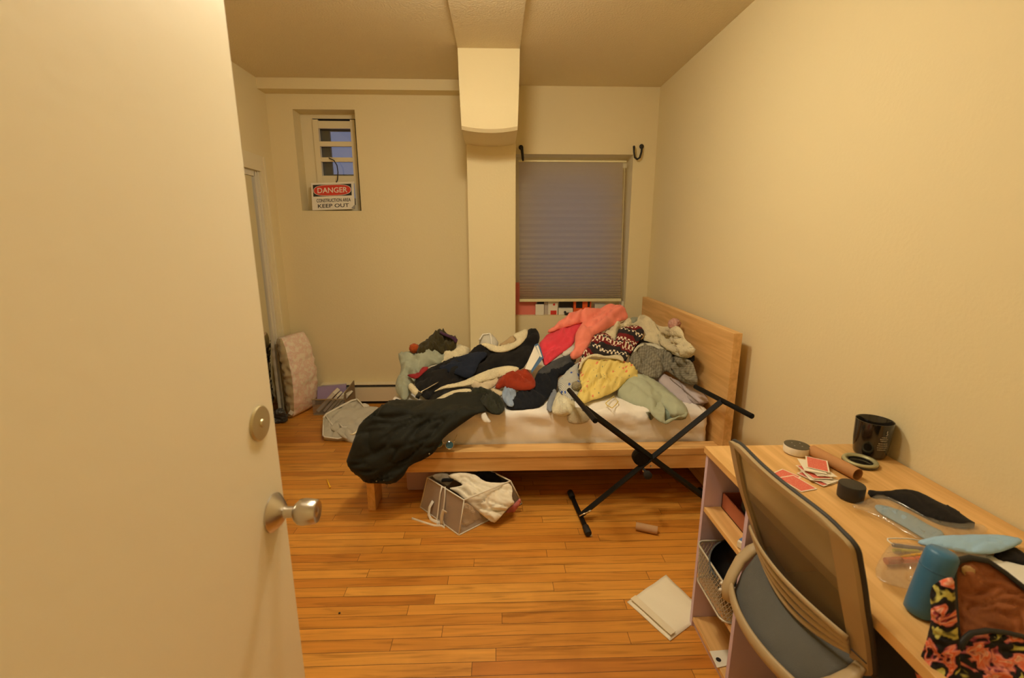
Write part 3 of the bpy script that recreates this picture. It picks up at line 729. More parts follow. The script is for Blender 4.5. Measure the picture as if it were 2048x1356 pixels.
# dark green coat over the bed corner
def Zc(*pts): return zz(660, 740, 3.767, pts)
o = g('jacket', Zc((120,700),(140,640),(165,570),(195,480),(225,400),(330,315),(480,228),(640,226),(840,222),(930,180),(1060,165),(1075,125),(1180,138),(1280,190),(1325,270),(1290,325),(1240,335),(1160,290),(1000,400),(860,500),(825,560),(790,620),(720,670),(600,720),(575,760),(555,800),(480,862),(380,850),(260,852),(222,800),(180,775)), DGREEN,
      'dark green jacket draped over the near corner of the bed', 'jacket', puff=.035, amp=.0095, sc=38, ang=-.45, lift=.06, sharp=.6)
cloth('sleeve', Zc((1060,168),(1078,125),(1180,138),(1280,190),(1325,270),(1290,325),(1240,330),(1170,280),(1120,200)), F('jacket_sleeve', (.024, .026, .016)), parent=o, puff=.035, amp=.016, sc=12, ang=1.3, lift=.10)
for x, y in ((748, 633), (350, 838), (408, 832), (222, 752)):
    p = heap(*Zc((x, y))[0]); p = p + (EYE - p).normalized() * .10
    MB().lathe([(.005, -.012), (.005, .002), (.002, .003)], p, (EYE - p).normalized(), 14).build('stud', mat('stud_metal', (.20, .18, .13), rough=.4, metal=1), o, True)
cloth('fur_trim', Zc((138,482),(180,478),(218,435),(205,470),(180,490)), CREAM, parent=o, puff=.008, amp=.002, lift=.06)
o = g('sock', Zc((1135,320),(1165,300),(1190,360),(1220,390),(1180,402),(1145,380)), F('white_cotton', (.80, .76, .68)), 'little white strap end lying on the sheet under the jacket sleeve', 'strap', puff=.012, amp=.003, lift=.03)

# sunglasses on the rail
sgl = thing('sunglasses', 'round blue lens sunglasses with gold rims on the bed rail', 'sunglasses', atZ(898, 890, .37))
LENS = mat('blue_lens', (.02, .09, .13), rough=.06, spec=.8); GOLD = mat('gold_wire', (.80, .62, .30), rough=.2, metal=1)
for u, v in ((877, 887), (899, 890)):
    c = atY(u, v, 2.36); ax = (EYE + Vector((0, 0, .6)) - c).normalized()
    MB().lathe([(.0225, -.001), (.0225, .001), (.012, .0025), (.002, .003)], c, ax, 28).build('lens', LENS, sgl, 40)
    q = Vector((0, 0, 1)).rotation_difference(ax).to_matrix()
    k = MB(); k.tube([c + q @ Vector((.0225 * math.cos(a), .0225 * math.sin(a), .001)) for a in [i * math.pi / 14 for i in range(28)]], .0014, 6, closed=True); k.build('rim', GOLD, sgl, True)
c1, c2 = atY(882, 885, 2.358), atY(893, 888, 2.358)
k = MB(); k.tube([c1, (c1 + c2) / 2 + Vector((0, -.004, .005)), c2], .0014, 6); e = atY(908, 884, 2.358); k.tube([atY(905, 886, 2.358), e, e + Vector((.01, .09, .004))], .0013, 6); k.build('frame', GOLD, sgl, True)

# ---- head half of the pile
o = g('sage_cloth', Z7((985,300),(1020,275),(1085,268),(1100,310),(1060,345),(1000,340)), SAGE, 'sage cloth tip showing between coral hoodie and cream blanket', 'cloth', puff=.02, amp=.004, lift=-.06)
o = g('hot_pink_sweater', Z7((85,545),(130,490),(180,435),(300,385),(480,325),(560,300),(520,380),(455,450),(445,540),(330,622),(200,722),(145,762),(120,680)), F('hot_pink_knit', (.72, .055, .085), var=.1), 'hot pink sweater hanging down beneath the coral hoodie', 'sweater', puff=.04, amp=.012, sc=26, ang=-.6, lift=.05)
o = g('white_shirt', Z7((315,640),(380,590),(445,538),(460,600),(400,645),(345,665)), F('white_shirt', (.62, .60, .54)), 'bit of white shirt showing below the hot pink sweater', 'shirt', puff=.015, amp=.006, lift=.05)
o = g('coral_hoodie', Z7((172,432),(200,390),(240,368),(330,288),(440,218),(560,198),(700,188),(755,150),(800,133),(850,148),(880,150),(935,190),(978,230),(985,285),(900,310),(800,372),(720,425),(640,452),(605,530),(565,605),(500,672),(420,702),(395,640),(445,600),(452,540),(452,450),(490,380),(545,318),(440,350),(300,385)), F('coral_fleece', (.88, .26, .19), var=.08, bump=.15), 'coral hoodie lying on the very top of the clothes pile', 'hoodie', puff=.05, amp=.016, sc=24, ang=-.6, lift=.08)
DARKC = F('dark_lining', (.014, .012, .011))
o = g('black_shirt', Z7((990,650),(1040,560),(1095,500),(1160,488),(1310,560),(1400,598),(1540,655),(1640,640),(1645,730),(1500,720),(1310,640),(1150,600),(1040,680)), DARKC, 'black shirt squeezed between the cream blanket and grey checked shirt', 'shirt', puff=.03, amp=.008, lift=-.01)
o = g('cream_blanket', Z7((740,420),(790,385),(840,355),(930,315),(1005,288),(1025,345),(1075,315),(1085,270),(1130,243),(1200,268),(1250,330),(1300,368),(1400,368),(1480,358),(1530,420),(1540,500),(1610,545),(1665,612),(1595,695),(1535,665),(1400,605),(1310,572),(1200,515),(1130,495),(1160,440),(1120,370),(1040,352),(960,365),(890,385),(885,440),(860,515),(790,530),(755,475)), CREAM, 'cream sherpa blanket draped over the head of the clothes pile', 'blanket', puff=.055, amp=.020, sc=15, ang=.9, lift=.03)
k = MB(); k.ball(heap(1060 + 1448 / 5.022, 580 + 360 / 5.022) + Vector((0, .0, .01)), .04, 4, .3)
tag(k.build('pompom', ramp_pattern('red_white_yarn', lambda n, v: cramp(n, nd(n, 'ShaderNodeTexNoise', Scale=90.0).outputs[0], [(.46, (.35, .02, .03)), (.56, (.75, .65, .5))])), None, True), 'red and white yarn pompom on the cream blanket by the headboard', 'pompom')

def nordic(n, v):
    sx = nd(n, 'ShaderNodeSeparateXYZ'); n.links.new(v, sx.inputs[0])
    nz = nd(n, 'ShaderNodeTexNoise', Scale=2.2, Detail=2.0); n.links.new(v, nz.inputs['Vector'])
    w = nd(n, 'ShaderNodeMath', operation='MULTIPLY_ADD'); w.inputs[1].default_value = .14; n.links.new(nz.outputs[0], w.inputs[0]); n.links.new(sx.outputs[1], w.inputs[2])
    md = nd(n, 'ShaderNodeMath', operation='MULTIPLY'); md.inputs[1].default_value = 2.1; n.links.new(w.outputs[0], md.inputs[0])
    fr = nd(n, 'ShaderNodeMath', operation='FRACT'); n.links.new(md.outputs[0], fr.inputs[0])
    W_, D_, R_ = (.78, .68, .52), (.03, .026, .028), (.17, .018, .02)
    a = cramp(n, fr.outputs[0], [(0, D_), (.12, W_), (.16, D_), (.36, R_), (.46, W_), (.50, R_), (.62, D_), (.66, W_), (.70, R_), (.86, W_), (.92, R_)], 'CONSTANT')
    b = cramp(n, fr.outputs[0], [(0, D_), (.12, D_), (.16, W_), (.22, D_), (.36, R_), (.50, W_), (.56, R_), (.62, D_), (.70, W_), (.84, R_)], 'CONSTANT')
    mx2 = nd(n, 'ShaderNodeMath', operation='MULTIPLY'); mx2.inputs[1].default_value = 13.0; n.links.new(sx.outputs[0], mx2.inputs[0])
    f2 = nd(n, 'ShaderNodeMath', operation='FRACT'); n.links.new(mx2.outputs[0], f2.inputs[0])
    st = nd(n, 'ShaderNodeMath', operation='GREATER_THAN'); st.inputs[1].default_value = .55; n.links.new(f2.outputs[0], st.inputs[0])
    return mixc(n, st.outputs[0], a, b)
NORD = ramp_pattern('nordic_knit', nordic)
o = g('nordic_sweater', Z7((520,662),(560,610),(595,575),(640,450),(720,422),(800,445),(860,520),(880,440),(890,385),(960,368),(1040,355),(1110,365),(1155,430),(1100,505),(1050,570),(1020,625),(985,665),(960,722),(900,655),(760,655),(680,645),(600,645),(520,725),(490,805),(478,765),(500,705)), NORD, 'nordic sweater in burgundy, white and black pattern on the pile', 'sweater', puff=.04, amp=.014, sc=18, ang=-.2, lift=.085, uvang=.25)
cloth('hem', Z7((485,800),(500,735),(560,665),(640,640),(690,640),(760,665),(900,640),(945,690),(940,720),(890,690),(800,680),(680,665),(600,665),(530,725),(510,790)), CREAM, parent=o, puff=.012, amp=.003, lift=.125)
CHK = ramp_pattern('grey_check', lambda n, v: mixc(n, nd_grid(n, v, 22.0), (.17, .155, .115), (.27, .25, .195)))
o = g('checked_shirt', Z7((985,685),(1045,605),(1110,530),(1170,525),(1235,540),(1310,578),(1420,618),(1540,668),(1620,722),(1655,830),(1685,930),(1640,962),(1570,942),(1500,902),(1420,832),(1360,802),(1300,872),(1250,892),(1100,822),(1035,772)), CHK, 'grey checked shirt crumpled against the headboard', 'shirt', puff=.045, amp=.016, sc=15, ang=.7, lift=.05)
cloth('collar_edge', Z7((1035,610),(1095,540),(1240,530),(1330,575),(1440,615),(1545,665),(1535,685),(1420,640),(1310,598),(1230,556),(1110,556),(1050,625)), F('pale_hem', seen(190, 170, 130, .7)), parent=o, puff=.010, amp=.002, lift=.095)
FLOR = ramp_pattern('yellow_floral', lambda n, v: mixc(n, cr_spots(n, v, 9.0, .20, 3.1), mixc(n, cr_spots(n, v, 13.0, .13, 7.7), (.78, .62, .20), (.22, .25, .14)), (.75, .24, .12)))
HAT = ramp_pattern('fairisle_knit', lambda n, v: fairisle(n, v))
o = g('patterned_hat', Z7((278,955),(285,890),(340,850),(380,795),(450,745),(505,715),(500,800),(490,880),(525,965),(490,1060),(410,1105),(340,1065),(290,1000)), HAT, 'grey, white and blue patterned knit hat with a pompom beside the yellow garment', 'hat', puff=.045, amp=.008, sc=18, lift=.03)
k = MB(); p_ = heap(1060 + 466 / 5.022, 580 + 965 / 5.022); p_ = p_ + (EYE - p_).normalized() * .085
k.ball(p_, .030, 4, .22); k.build('pompom', F('grey_yarn', seen(150, 128, 88, .7), bump=1.0, bscale=200), o, True)
o = g('yellow_top', Z7((470,1062),(495,1010),(525,965),(500,900),(500,840),(525,740),(565,698),(680,688),(800,688),(920,708),(1010,748),(1055,800),(1095,840),(1092,888),(1030,893),(985,878),(935,950),(855,1012),(690,1083),(620,1092),(540,1142),(485,1095)), FLOR, 'pale yellow floral garment hanging down the front of the pile', 'blouse', puff=.055, amp=.017, sc=17, ang=-.9, lift=.06)
o = g('white_sweater', Z7((208,1212),(240,1110),(282,1000),(330,1060),(410,1100),(455,1130),(442,1200),(380,1262),(280,1268)), F('cream_rib', seen(225, 198, 146, .82), bump=.6, bscale=200), 'cream knit sweater end on the sheet under the patterned hat', 'sweater', puff=.05, amp=.014, sc=14, lift=.025)
o = g('slate_cloth', Z7((158,1175),(205,1045),(248,975),(275,1040),(225,1140),(222,1205),(200,1222)), F('slate_cotton', seen(118, 112, 104, .62)), 'slate grey cloth sliver between blue black trousers and cream sweater', 'cloth', puff=.03, amp=.01, sc=10, lift=.02)
o = g('faux_fur', Z7((365,1280),(400,1225),(450,1178),(510,1178),(625,1268),(560,1342),(400,1345)), F('speckled_fur', seen(206, 172, 118, .8), var=.35, bump=1.0, bscale=300), 'patch of speckled beige faux fur on the sheet by the keyboard stand', 'fur', puff=.02, amp=.004, sc=10, lift=.012)
MINT = F('mint_percale', (.42, .46, .34), var=.06, bump=.06)
o = g('lavender_pillow', Z7((1275,885),(1335,830),(1400,872),(1500,918),(1625,1000),(1722,1118),(1690,1142),(1570,1142),(1450,1060),(1330,950)), F('lavender_cotton', seen(176, 150, 130, .68), var=.05, bump=.08), 'lavender grey pillow with a seam, behind the mint pillow', 'pillow', puff=.075, edge=.04, th=.05, amp=.005, sc=25, ang=.6, lift=.01)
k = MB(); k.tube([heap(*p) + (EYE - heap(*p)).normalized() * .062 for p in Z7((1405,885),(1440,920),(1530,990),(1610,1060),(1690,1128))], .0035, 6); k.build('seam', F('seam_thread', seen(120, 96, 76, .6)), o, True)
o = g('mint_pillow', Z7((868,1012),(930,950),(1000,862),(1100,838),(1200,868),(1330,948),(1450,1058),(1540,1128),(1588,1200),(1572,1282),(1500,1270),(1440,1275),(1390,1200),(1290,1110),(1250,1240),(1210,1230),(1190,1170),(1080,1152),(960,1092)), MINT, 'mint green pillow lying at the front edge of the mattress', 'pillow', puff=.10, edge=.05, th=.05, amp=.007, sc=24, ang=.6, lift=.035)
cloth('open_hem', Z7((1195,1150),(1285,1105),(1340,1145),(1360,1200),(1350,1290),(1372,1350),(1280,1312),(1212,1232)), MINT, parent=o, puff=.012, amp=.006, sc=14, ang=1.3, lift=.048)
cloth('hem_fold', Z7((1340,1330),(1400,1290),(1480,1275),(1580,1200),(1590,1240),(1572,1285),(1500,1272),(1440,1312),(1372,1352)), MINT, parent=o, puff=.014, amp=.004, sc=14, lift=.046)
cloth('inside_shadow', Z7((1335,1330),(1350,1180),(1380,1150),(1460,1190),(1500,1255),(1480,1285),(1410,1300)), F('pillow_shade', seen(110, 112, 86, .6)), parent=o, puff=.004, amp=.002, lift=.005)  # darker green paints the shadow inside the open end
lp = [atZ(*p, .575) for p in Z7((760,1135),(840,1068),(885,1120),(862,1150),(825,1185),(775,1158))]
k = MB(); k.tube(lp, .0032, 6, closed=True); tag(k.build('hair_band', F('gold_elastic', seen(220, 180, 90, .8)), None, True), 'thin yellow elastic band loop lying on the sheet by the mint pillow', 'elastic band')

# ================================================================== KEYBOARD STAND
BM = mat('black_powder_coat', (.005, .005, .005), rough=.5, spec=.2)
RUB = mat('black_rubber', (.010, .010, .010), rough=.7)
ks = thing('keyboard_stand', 'black folding keyboard stand with crossed legs in front of the bed', 'keyboard stand', (.8, 2.25, 0))
UL0, UL1 = atZ(1138, 780, .680), atZ(1191, 842, .680); UR0, UR1 = atZ(1390, 773, .680), atZ(1505, 833, .680)
LF0, LF1 = atZ(1140, 984, .022), atZ(1177, 1067, .022)
off = Vector((.80, .0, 0)); RF0, RF1 = LF0 + off, LF1 + off
def bar(a, b, r, nm='support_bar'):
    d = (b - a).normalized(); MB().tube([a, a + d * .002, b - d * .002, b], [r * .8, r, r, r * .8], 14).build(nm, BM, ks, 40)
bar(UL0, UL1, .0135); bar(UR0, UR1, .0135)
for a, b in ((LF0, LF1), (RF0, RF1)):
    bar(a, b, .013, 'foot_bar'); d = (b - a).normalized()
    for q, s in ((a, 1), (b, -1)): MB().tube([q - d * s * .004, q - d * s * .003 + d * s * .006, q + d * s * .055, q + d * s * .062], [.014, .0185, .0185, .013], 14).build('rubber_cap', RUB, ks, 40)
def leg(a, b, w=.017):
    d = (b - a).normalized(); MB().tube([a, b], w, 4, flat=1.0, up=(0, 1, 0)).build('leg', BM, ks)
A0 = atY(1171, 811, (UL0.y * .38 + UL1.y * .62)); A1 = RF0.lerp(RF1, .48) + Vector((0, 0, .01))
la, lb = UL0.lerp(UL1, .62), RF0.lerp(RF1, .42)
ra, rb_ = UR0.lerp(UR1, .52), LF0.lerp(LF1, .62)
leg(la, lb + Vector((0, 0, .006))); leg(ra, rb_ + Vector((0, 0, .006)))
hc = atY(1288, 917, (la.y + ra.y) / 2)
MB().lathe([(.040, -.022), (.045, -.015), (.045, .015), (.040, .022), (.012, .024)], hc + Vector((-.012, .025, -.002)), (0, 1, 0), 30).build('hinge_disc', BM, ks, 40)
MB().lathe([(.006, 0), (.006, .05), (.02, .055), (.022, .075), (.012, .082)], hc + Vector((-.005, -.02, -.05)), (0, -1, 0), 20).build('locking_knob', RUB, ks, 40)
for dx, dz in ((-.01, -.055), (.03, -.03)):
    MB().lathe([(.006, 0), (.006, .006), (.002, .008)], hc + Vector((dx, -.03, dz)), (0, -1, 0), 12).build('bolt', mat('bolt_zinc', (.6, .55, .45), rough=.3, metal=1), ks, 40)
k = MB(); pj = rb_ + Vector((-.015, -.03, .022)); k.tube([pj, pj + Vector((.05, .005, .02))], .0045, 8); k.tube([pj + Vector((.048, .005, .0195)), pj + Vector((.068, .007, .028))], .0065, 8)
k.build('lock_pin', mat('pin_metal', (.75, .68, .52), rough=.25, metal=1), ks, True)

# ================================================================== FLOOR THINGS
tb = [atZ(1272, 1052, .021), atZ(1315, 1061, .021)]
d_ = (tb[1] - tb[0]).normalized()
def paper_tube(name, a, b, r, label, m):
    d = (b - a); L = d.length
    k = MB(); k.lathe([(r, 0), (r, L), (r - .0018, L), (r - .0018, 0), (r, 0)], a, d, 28, cap=False)
    return tag(k.build(name, m, None, 40), label, 'tube')
KRAFT = mat('grey_kraft', seen(170, 122, 74, .72), rough=.8, var=.08, bump=.1)
paper_tube('cardboard_tube', tb[0], tb[1], .021, 'short empty cardboard roll lying on the wood floor', KRAFT)
# envelope
ev = thing('envelope', 'white padded envelope lying on the floor beside the desk', 'envelope', atZ(1320, 1210, 0))
q = [atZ(1255, 1204, 0), atZ(1340, 1282, 0), atZ(1385, 1240, 0), atZ(1398, 1230, 0), atZ(1333, 1152, 0)]
q = [atZ(1254, 1205, 0), atZ(1340, 1283, 0), atZ(1412, 1228, 0), atZ(1332, 1151, 0)]
EN = mat('envelope_paper', (.85, .80, .66), rough=.55, bump=.12, bscale=25)
k = MB(); n_ = 14
grid = []
for i in range(n_ + 1):
    row = []
    for j in range(n_ + 1):
        s, t = i / n_, j / n_
        p = q[0].lerp(q[1], s).lerp(q[3].lerp(q[2], s), t)
        e = min(s, 1 - s, t, 1 - t)
        row.append((p, .004 + .010 * min(1, e * 5) + .003 * noise.noise(p * 14)))
    grid.append(row)
V1 = [[k.bm.verts.new(p + Vector((0, 0, h))) for p, h in r] for r in grid]; V0 = [[k.bm.verts.new(p + Vector((0, 0, .001))) for p, h in r] for r in grid]
for i in range(n_):
    for j in range(n_):
        k.bm.faces.new((V1[i][j], V1[i + 1][j], V1[i + 1][j + 1], V1[i][j + 1])); k.bm.faces.new((V0[i][j], V0[i][j + 1], V0[i + 1][j + 1], V0[i + 1][j]))
for i in range(n_):
    for A, B in (((i, 0), (i + 1, 0)), ((i + 1, n_), (i, n_)), ((0, i + 1), (0, i)), ((n_, i), (n_, i + 1))):
        k.bm.faces.new((V1[A[0]][A[1]], V0[A[0]][A[1]], V0[B[0]][B[1]], V1[B[0]][B[1]]))
k.build('body', EN, ev, True)
fl = [q[0].lerp(q[1], s).lerp(q[3].lerp(q[2], s), t) + Vector((0, 0, .0165)) for s, t in ((.03, .05), (.97, .05), (.97, .17), (.03, .17))]
MB().slab(fl, (0, 0, .002)).build('flap', mat('flap_paper', (.78, .70, .54), rough=.4), ev)
# yellow stick, lint
k = MB(); k.tube([atZ(654, 959, .006), atZ(660, 974, .006)], .0045, 8); k.ball(atZ(660, 974, .008), .007, 2); tag(k.build('cotton_swab', mat('yellow_plastic', seen(235, 165, 30, .75), rough=.4), None, True), 'small yellow stick lying on the floor near the door', 'stick')
o = MB().box(atZ(1182, 1071, .003), (.012, .008, .004), Matrix.Rotation(.5, 3, 'Z')).build('paper_scrap', EN); tag(o, 'tiny white paper scrap on the floor by the stand foot', 'scrap')
o = MB().box(atZ(679, 1226, .003), (.007, .006, .004)).build('crumb', DK); tag(o, 'tiny dark crumb alone on the floor near the door edge', 'crumb')

# storage tote under the bed
A_, B_, C_ = atZ(841, 1015, 0), atZ(918, 1071, 0), atZ(1044, 1008, 0); D_ = A_ + C_ - B_
TA, TB, TC = atZ(855, 955, .19), atZ(928, 1000, .195), atZ(1021, 962, .19); TD = TA + TC - TB
tote = thing('storage_tote', 'grey fabric and clear plastic storage tote pulled out from under the bed', 'storage tote', tuple((A_ + C_) / 2))
GREYF = F('tote_fabric', seen(150, 122, 92, .66), var=.05, bump=.3)
CLEAR = mat('clear_vinyl', (.92, .92, .92), rough=.12, alpha=.22, spec=.6)
fn = (B_ - A_).cross(TA - A_).normalized()
if fn.dot(EYE - A_) < 0: fn = -fn
def on_front(u, v, off=.004):
    r = ray(u, v); t = (A_ - EYE).dot(fn) / r.dot(fn); return EYE + r * t + fn * off
up = Vector((0, 0, .003))
MB().slab([A_ + up, B_ + up, TB, TA], -fn * .004).build('front_panel', GREYF, tote)
MB().slab([A_ + up, B_ + up, C_ + up, D_ + up], (0, 0, .003)).build('base_panel', GREYF, tote)
sn = (C_ - B_).cross(TB - B_).normalized(); sn = sn if sn.dot(EYE - B_) > 0 else -sn
MB().slab([B_ + up, C_ + up, TC, TB], -sn * .0015).build('clear_side', CLEAR, tote)
MB().slab([D_ + up, A_ + up, TA, TD], sn * .003).build('side_panel', GREYF, tote)
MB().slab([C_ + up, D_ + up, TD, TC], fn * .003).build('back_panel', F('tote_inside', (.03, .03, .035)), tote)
k = MB()
for ch in ([A_ + up, TA, TB, B_ + up, A_ + up], [B_ + up, C_ + up, TC, TB], [TA, TD, TC], [TC, C_ + up]): k.tube(ch, .0042, 8)
tag(k.build('piping', m_pip, tote, True), None, None)
STR = F('strap_webbing', (.82, .78, .68))
def strap(pts, w=.010, nm='strap', offs=None):
    P = [on_front(u, v, .006 if not offs else offs[i]) for i, (u, v) in enumerate(pts)]
    P = [Vector((p.x, p.y, max(p.z, .004))) for p in P]
    MB().tube(P, w, 8, flat=.18, up=fn).build(nm, STR, tote, True)
def Zt(*pts): return zz(820, 930, 8.475, pts)
strap(Zt((405,605),(380,700),(385,820),(420,940),(460,1010),(540,1045)), .0105, 'handle', [.006, .02, .028, .026, .02, .01])
strap(Zt((670,800),(640,750),(600,850),(585,960),(570,1040)), .0105, 'handle', [.02, .03, .024, .02, .012])
strap(Zt((555,350),(530,480),(515,650),(500,820),(485,1000),(495,1150),(505,1205)), .006, 'tie', [.004, .008, .010, .012, .014, .012, .008])
strap(Zt((605,365),(610,520),(595,700),(580,900),(615,1020),(620,1110),(560,1190),(500,1225),(370,1215),(225,1215)), .006, 'tie', [.004, .008, .010, .012, .014, .012, .008, .03, .05, .07])
def toteb(u, v):
    Y = 2.40 if v < 940 else (2.40 + (v - 940) / 60 * (2.265 - 2.40) if v < 1000 else 2.265 + (v - 1000) / 47 * (2.195 - 2.265))
    return atY(u, v, Y)
def on_side(u, v):
    r = ray(u, v); t = (B_ - sn * .035 - EYE).dot(sn) / r.dot(sn); p = EYE + r * t
    return Vector((p.x, p.y, max(p.z, .012)))
g('bedding', Zt((640,385),(800,375),(900,345),(850,290),(640,195),(700,140),(880,128),(1080,150),(1180,210),(1205,240),(1320,292),(1500,300),(1660,288),(1745,380),(1722,560),(1785,645),(1700,695),(1600,805),(1500,925),(1415,995),(1220,845),(1060,695),(930,585),(780,455)), F('ivory_cotton', (.86, .80, .66), var=.05), 'ivory cotton bedding spilling out of the grey storage tote', 'bedding', base=toteb, puff=.03, amp=.010, sc=20, ang=.4, step=4)
g('lace_cloth', Zt((900,700),(940,640),(1060,700),(1180,830),(1230,950),(1150,1040),(1000,1060),(900,1040),(880,940)), F('lace', seen(200, 160, 112, .75), var=.3, bump=.8, bscale=160), 'crumpled lacy cloth behind the clear side of the storage tote', 'cloth', base=on_side, puff=.012, amp=.008, sc=9, step=4)
g('pink_cloth', Zt((1600,820),(1700,720),(1790,650),(1870,560),(1885,640),(1800,760),(1720,860),(1610,900)), F('dusty_pink', seen(185, 100, 80, .65)), 'dusty pink cloth at the end corner of the storage tote', 'cloth', base=lambda u, v: atY(u, v, 2.34), puff=.015, amp=.005, sc=10, step=4)
g('black_garment', Zt((1085,130),(1400,125),(1560,200),(1690,285),(1500,298),(1320,290),(1200,235),(1170,180)), F('black_jersey', (.012, .013, .018)), 'black garment behind the ivory bedding in the storage tote', 'garment', base=lambda u, v: atY(u, v, 2.44), puff=.015, amp=.006, sc=12, step=4)
g('grey_garment', Zt((360,170),(600,135),(700,200),(740,240),(700,300),(650,370),(540,330),(430,250)), F('mid_grey_jersey', (.45, .44, .42)), 'grey garment in the storage tote behind its front panel', 'garment', base=lambda u, v: atY(u, v, 2.385), puff=.02, amp=.006, sc=12, step=4)
cloth('strap_cloth', Zt((530,245),(600,232),(700,240),(745,225),(735,270),(690,290),(600,285),(530,300)), F('black_strap', (.01, .01, .012)), 'black strap lying over the grey garment in the tote', 'strap', base=lambda u, v: atY(u, v, 2.36), puff=.01, amp=.002, step=4)
# bin further under the bed
yb = atZ(830, 982, 0).y; a = atY(814, 982, yb); b = atY(880, 938, yb)
bn = thing('plastic_bin', 'pale lilac plastic bin standing under the bed behind the tote', 'bin', (a.x, yb, 0))
MB().b2((a.x, yb, .002), (b.x + .02, yb + .4, .135), .012).build('bin_body', mat('lilac_plastic', seen(170, 130, 112, .6), rough=.4), bn, 40)
MB().b2((a.x - .008, yb - .008, .137), (b.x + .028, yb + .408, .152), .005).build('lid', mat('lilac_lid', seen(190, 150, 130, .6), rough=.4), bn, 40)

# collapsed organiser beside the bed
def Zo(*pts): return zz(640, 760, 9.686, pts)
def orgb(u, v):
    y = 3.80 - (v - 798) / (888 - 798) * .55
    p = atY(u, v, y)
    return p
og = g('laundry_organiser', Zo((52,770),(60,720),(120,640),(420,490),(620,390),(720,370),(790,430),(860,525),(980,520),(1130,520),(1300,640),(1100,1000),(800,1180),(640,1205),(540,1160),(450,1115),(350,1138),(90,1108),(50,1080)), m_gf, 'collapsed grey fabric organiser with white piping on the floor left of the bed', 'organiser', base=orgb, puff=.05, edge=.04, th=.03, amp=.014, sc=22, ang=-.4, smooth=1)
def og_t(pts, r=.006, l=.03, flat=1.0):
    P = [orgb(*p) for p in Zo(*pts)]; P = [p + (EYE - p).normalized() * l for p in P]
    k = MB(); k.tube(P, r, 8, flat=flat); k.build('piping', m_pip, og, True)
og_t(((70,730),(130,650),(300,560),(420,495),(620,395),(720,372)), .011, .02, .5); og_t(((720,372),(780,430),(860,530)), .006, .03)
og_t(((75,725),(62,900),(58,1075),(100,1108),(350,1136),(440,1112)), .006, .012); og_t(((110,695),(160,760),(200,820),(245,875)), .006, .05); og_t(((370,850),(440,915),(520,915)), .006, .055)
cloth('corner_fold', Zo((235,875),(345,785),(380,900),(420,1010),(560,1150),(430,1100),(330,1010),(180,940)), m_gf, parent=og, base=orgb, puff=.02, amp=.006, sc=14, lift=.045)
cloth('white_corner', Zo((800,450),(900,450),(970,500),(900,525),(860,530)), m_pip, parent=og, base=orgb, puff=.01, amp=.003, lift=-.01)

# book crate by the heater
cr = thing('crate', 'clear grey plastic crate of books on the floor by the heater', 'crate', (-1.5, 3.98, 0))
cy0, cy1 = 3.87, 4.10
cx0, cx1 = atY(627, 832, cy0).x, atY(690, 810, cy0).x
CRP = mat('smoky_plastic', (.30, .29, .27), rough=.25, alpha=.28, spec=.5)
CRG = mat('grey_plastic', seen(140, 112, 72, .62), rough=.5)
zc = atY(650, 799, cy0).z
MB().b2((cx0, cy0, .004), (cx1, cy0 + .004, zc)).build('front_wall', CRP, cr)
MB().b2((cx0, cy0, .0), (cx1 + .02, cy1, .006)).build('crate_floor', CRG, cr)
k = MB().slab([(cx1, cy0, .004), (cx1 + .015, cy1, .004), (cx1 + .015, cy1, zc + .10), (cx1, cy0, zc + .06)], (.008, 0, 0)); k.build('end_wall', mat('end_plastic', seen(120, 92, 58, .62), rough=.5), cr)
MB().b2((cx0, cy1 - .006, .004), (cx1 + .015, cy1, zc + .04)).build('back_wall', CRP, cr)
MB().b2((cx0 - .004, cy0 - .003, zc - .004), (cx1, cy0 + .006, zc + .004)).build('rim', CRG, cr)
bks = [('tan paperback leaning in the crate, nearest the floral pillow', seen(205, 160, 92, .75), .035, .035, 46, .23), ('dark hardback leaning in the crate beside the tan paperback', seen(70, 56, 42, .6), .090, .026, 48, .19),
       ('cream paperback leaning in the crate behind the pale green spine', seen(200, 170, 110, .72), .125, .02, 47, .21), ('pale green thin book leaning in the crate', seen(160, 160, 90, .66), .160, .016, 50, .22), ('teal grey book leaning at the end wall of the crate', seen(92, 96, 76, .6), .195, .024, 52, .19)]
for i, (lb, col, dx, th, an, ln) in enumerate(bks):
    an = math.radians(an); c = Vector((cx0 + dx + .5 * ln * math.cos(an) * .9, cy0 + .09, .014 + .5 * ln * math.sin(an) + th * .35))
    R = Matrix.Rotation(-an, 3, 'Y')
    t = thing('paperback', lb, 'book', tuple(c), 'books leaning in the crate')
    MB().box(c, (ln, .13, th), R).build('cover', mat('cover_%d' % i, col, rough=.5), t)
    MB().box(c + R @ Vector((.003, -.003, 0)), (ln, .128, th * .8), R).build('pages', PAGES, t)
nb = thing('spiral_notebook', 'lilac spiral notebook standing in the crate behind the books', 'notebook', (-1.6, 4.05, .1))
NA, NB, NC, ND = atY(634, 800, 4.06), atY(692, 797, 4.06), atY(692, 768, 4.08), atY(635, 774, 4.08)
MB().slab([NA, NB, NC, ND], (0, .012, 0)).build('cover', mat('lilac_card', seen(150, 122, 134, .66), rough=.5), nb)
k = MB(); L_ = NC - ND
for i in range(26): 
    c = ND + L_ * ((i + .5) / 26) + Vector((0, .004, .002)); k.tube([c + Vector((0, .008 * math.cos(a), .008 * math.sin(a))) for a in [j * math.pi / 4 for j in range(8)]], .0012, 4, closed=True)
k.build('spiral', mat('spiral_wire', (.7, .66, .62), rough=.4), nb, True)

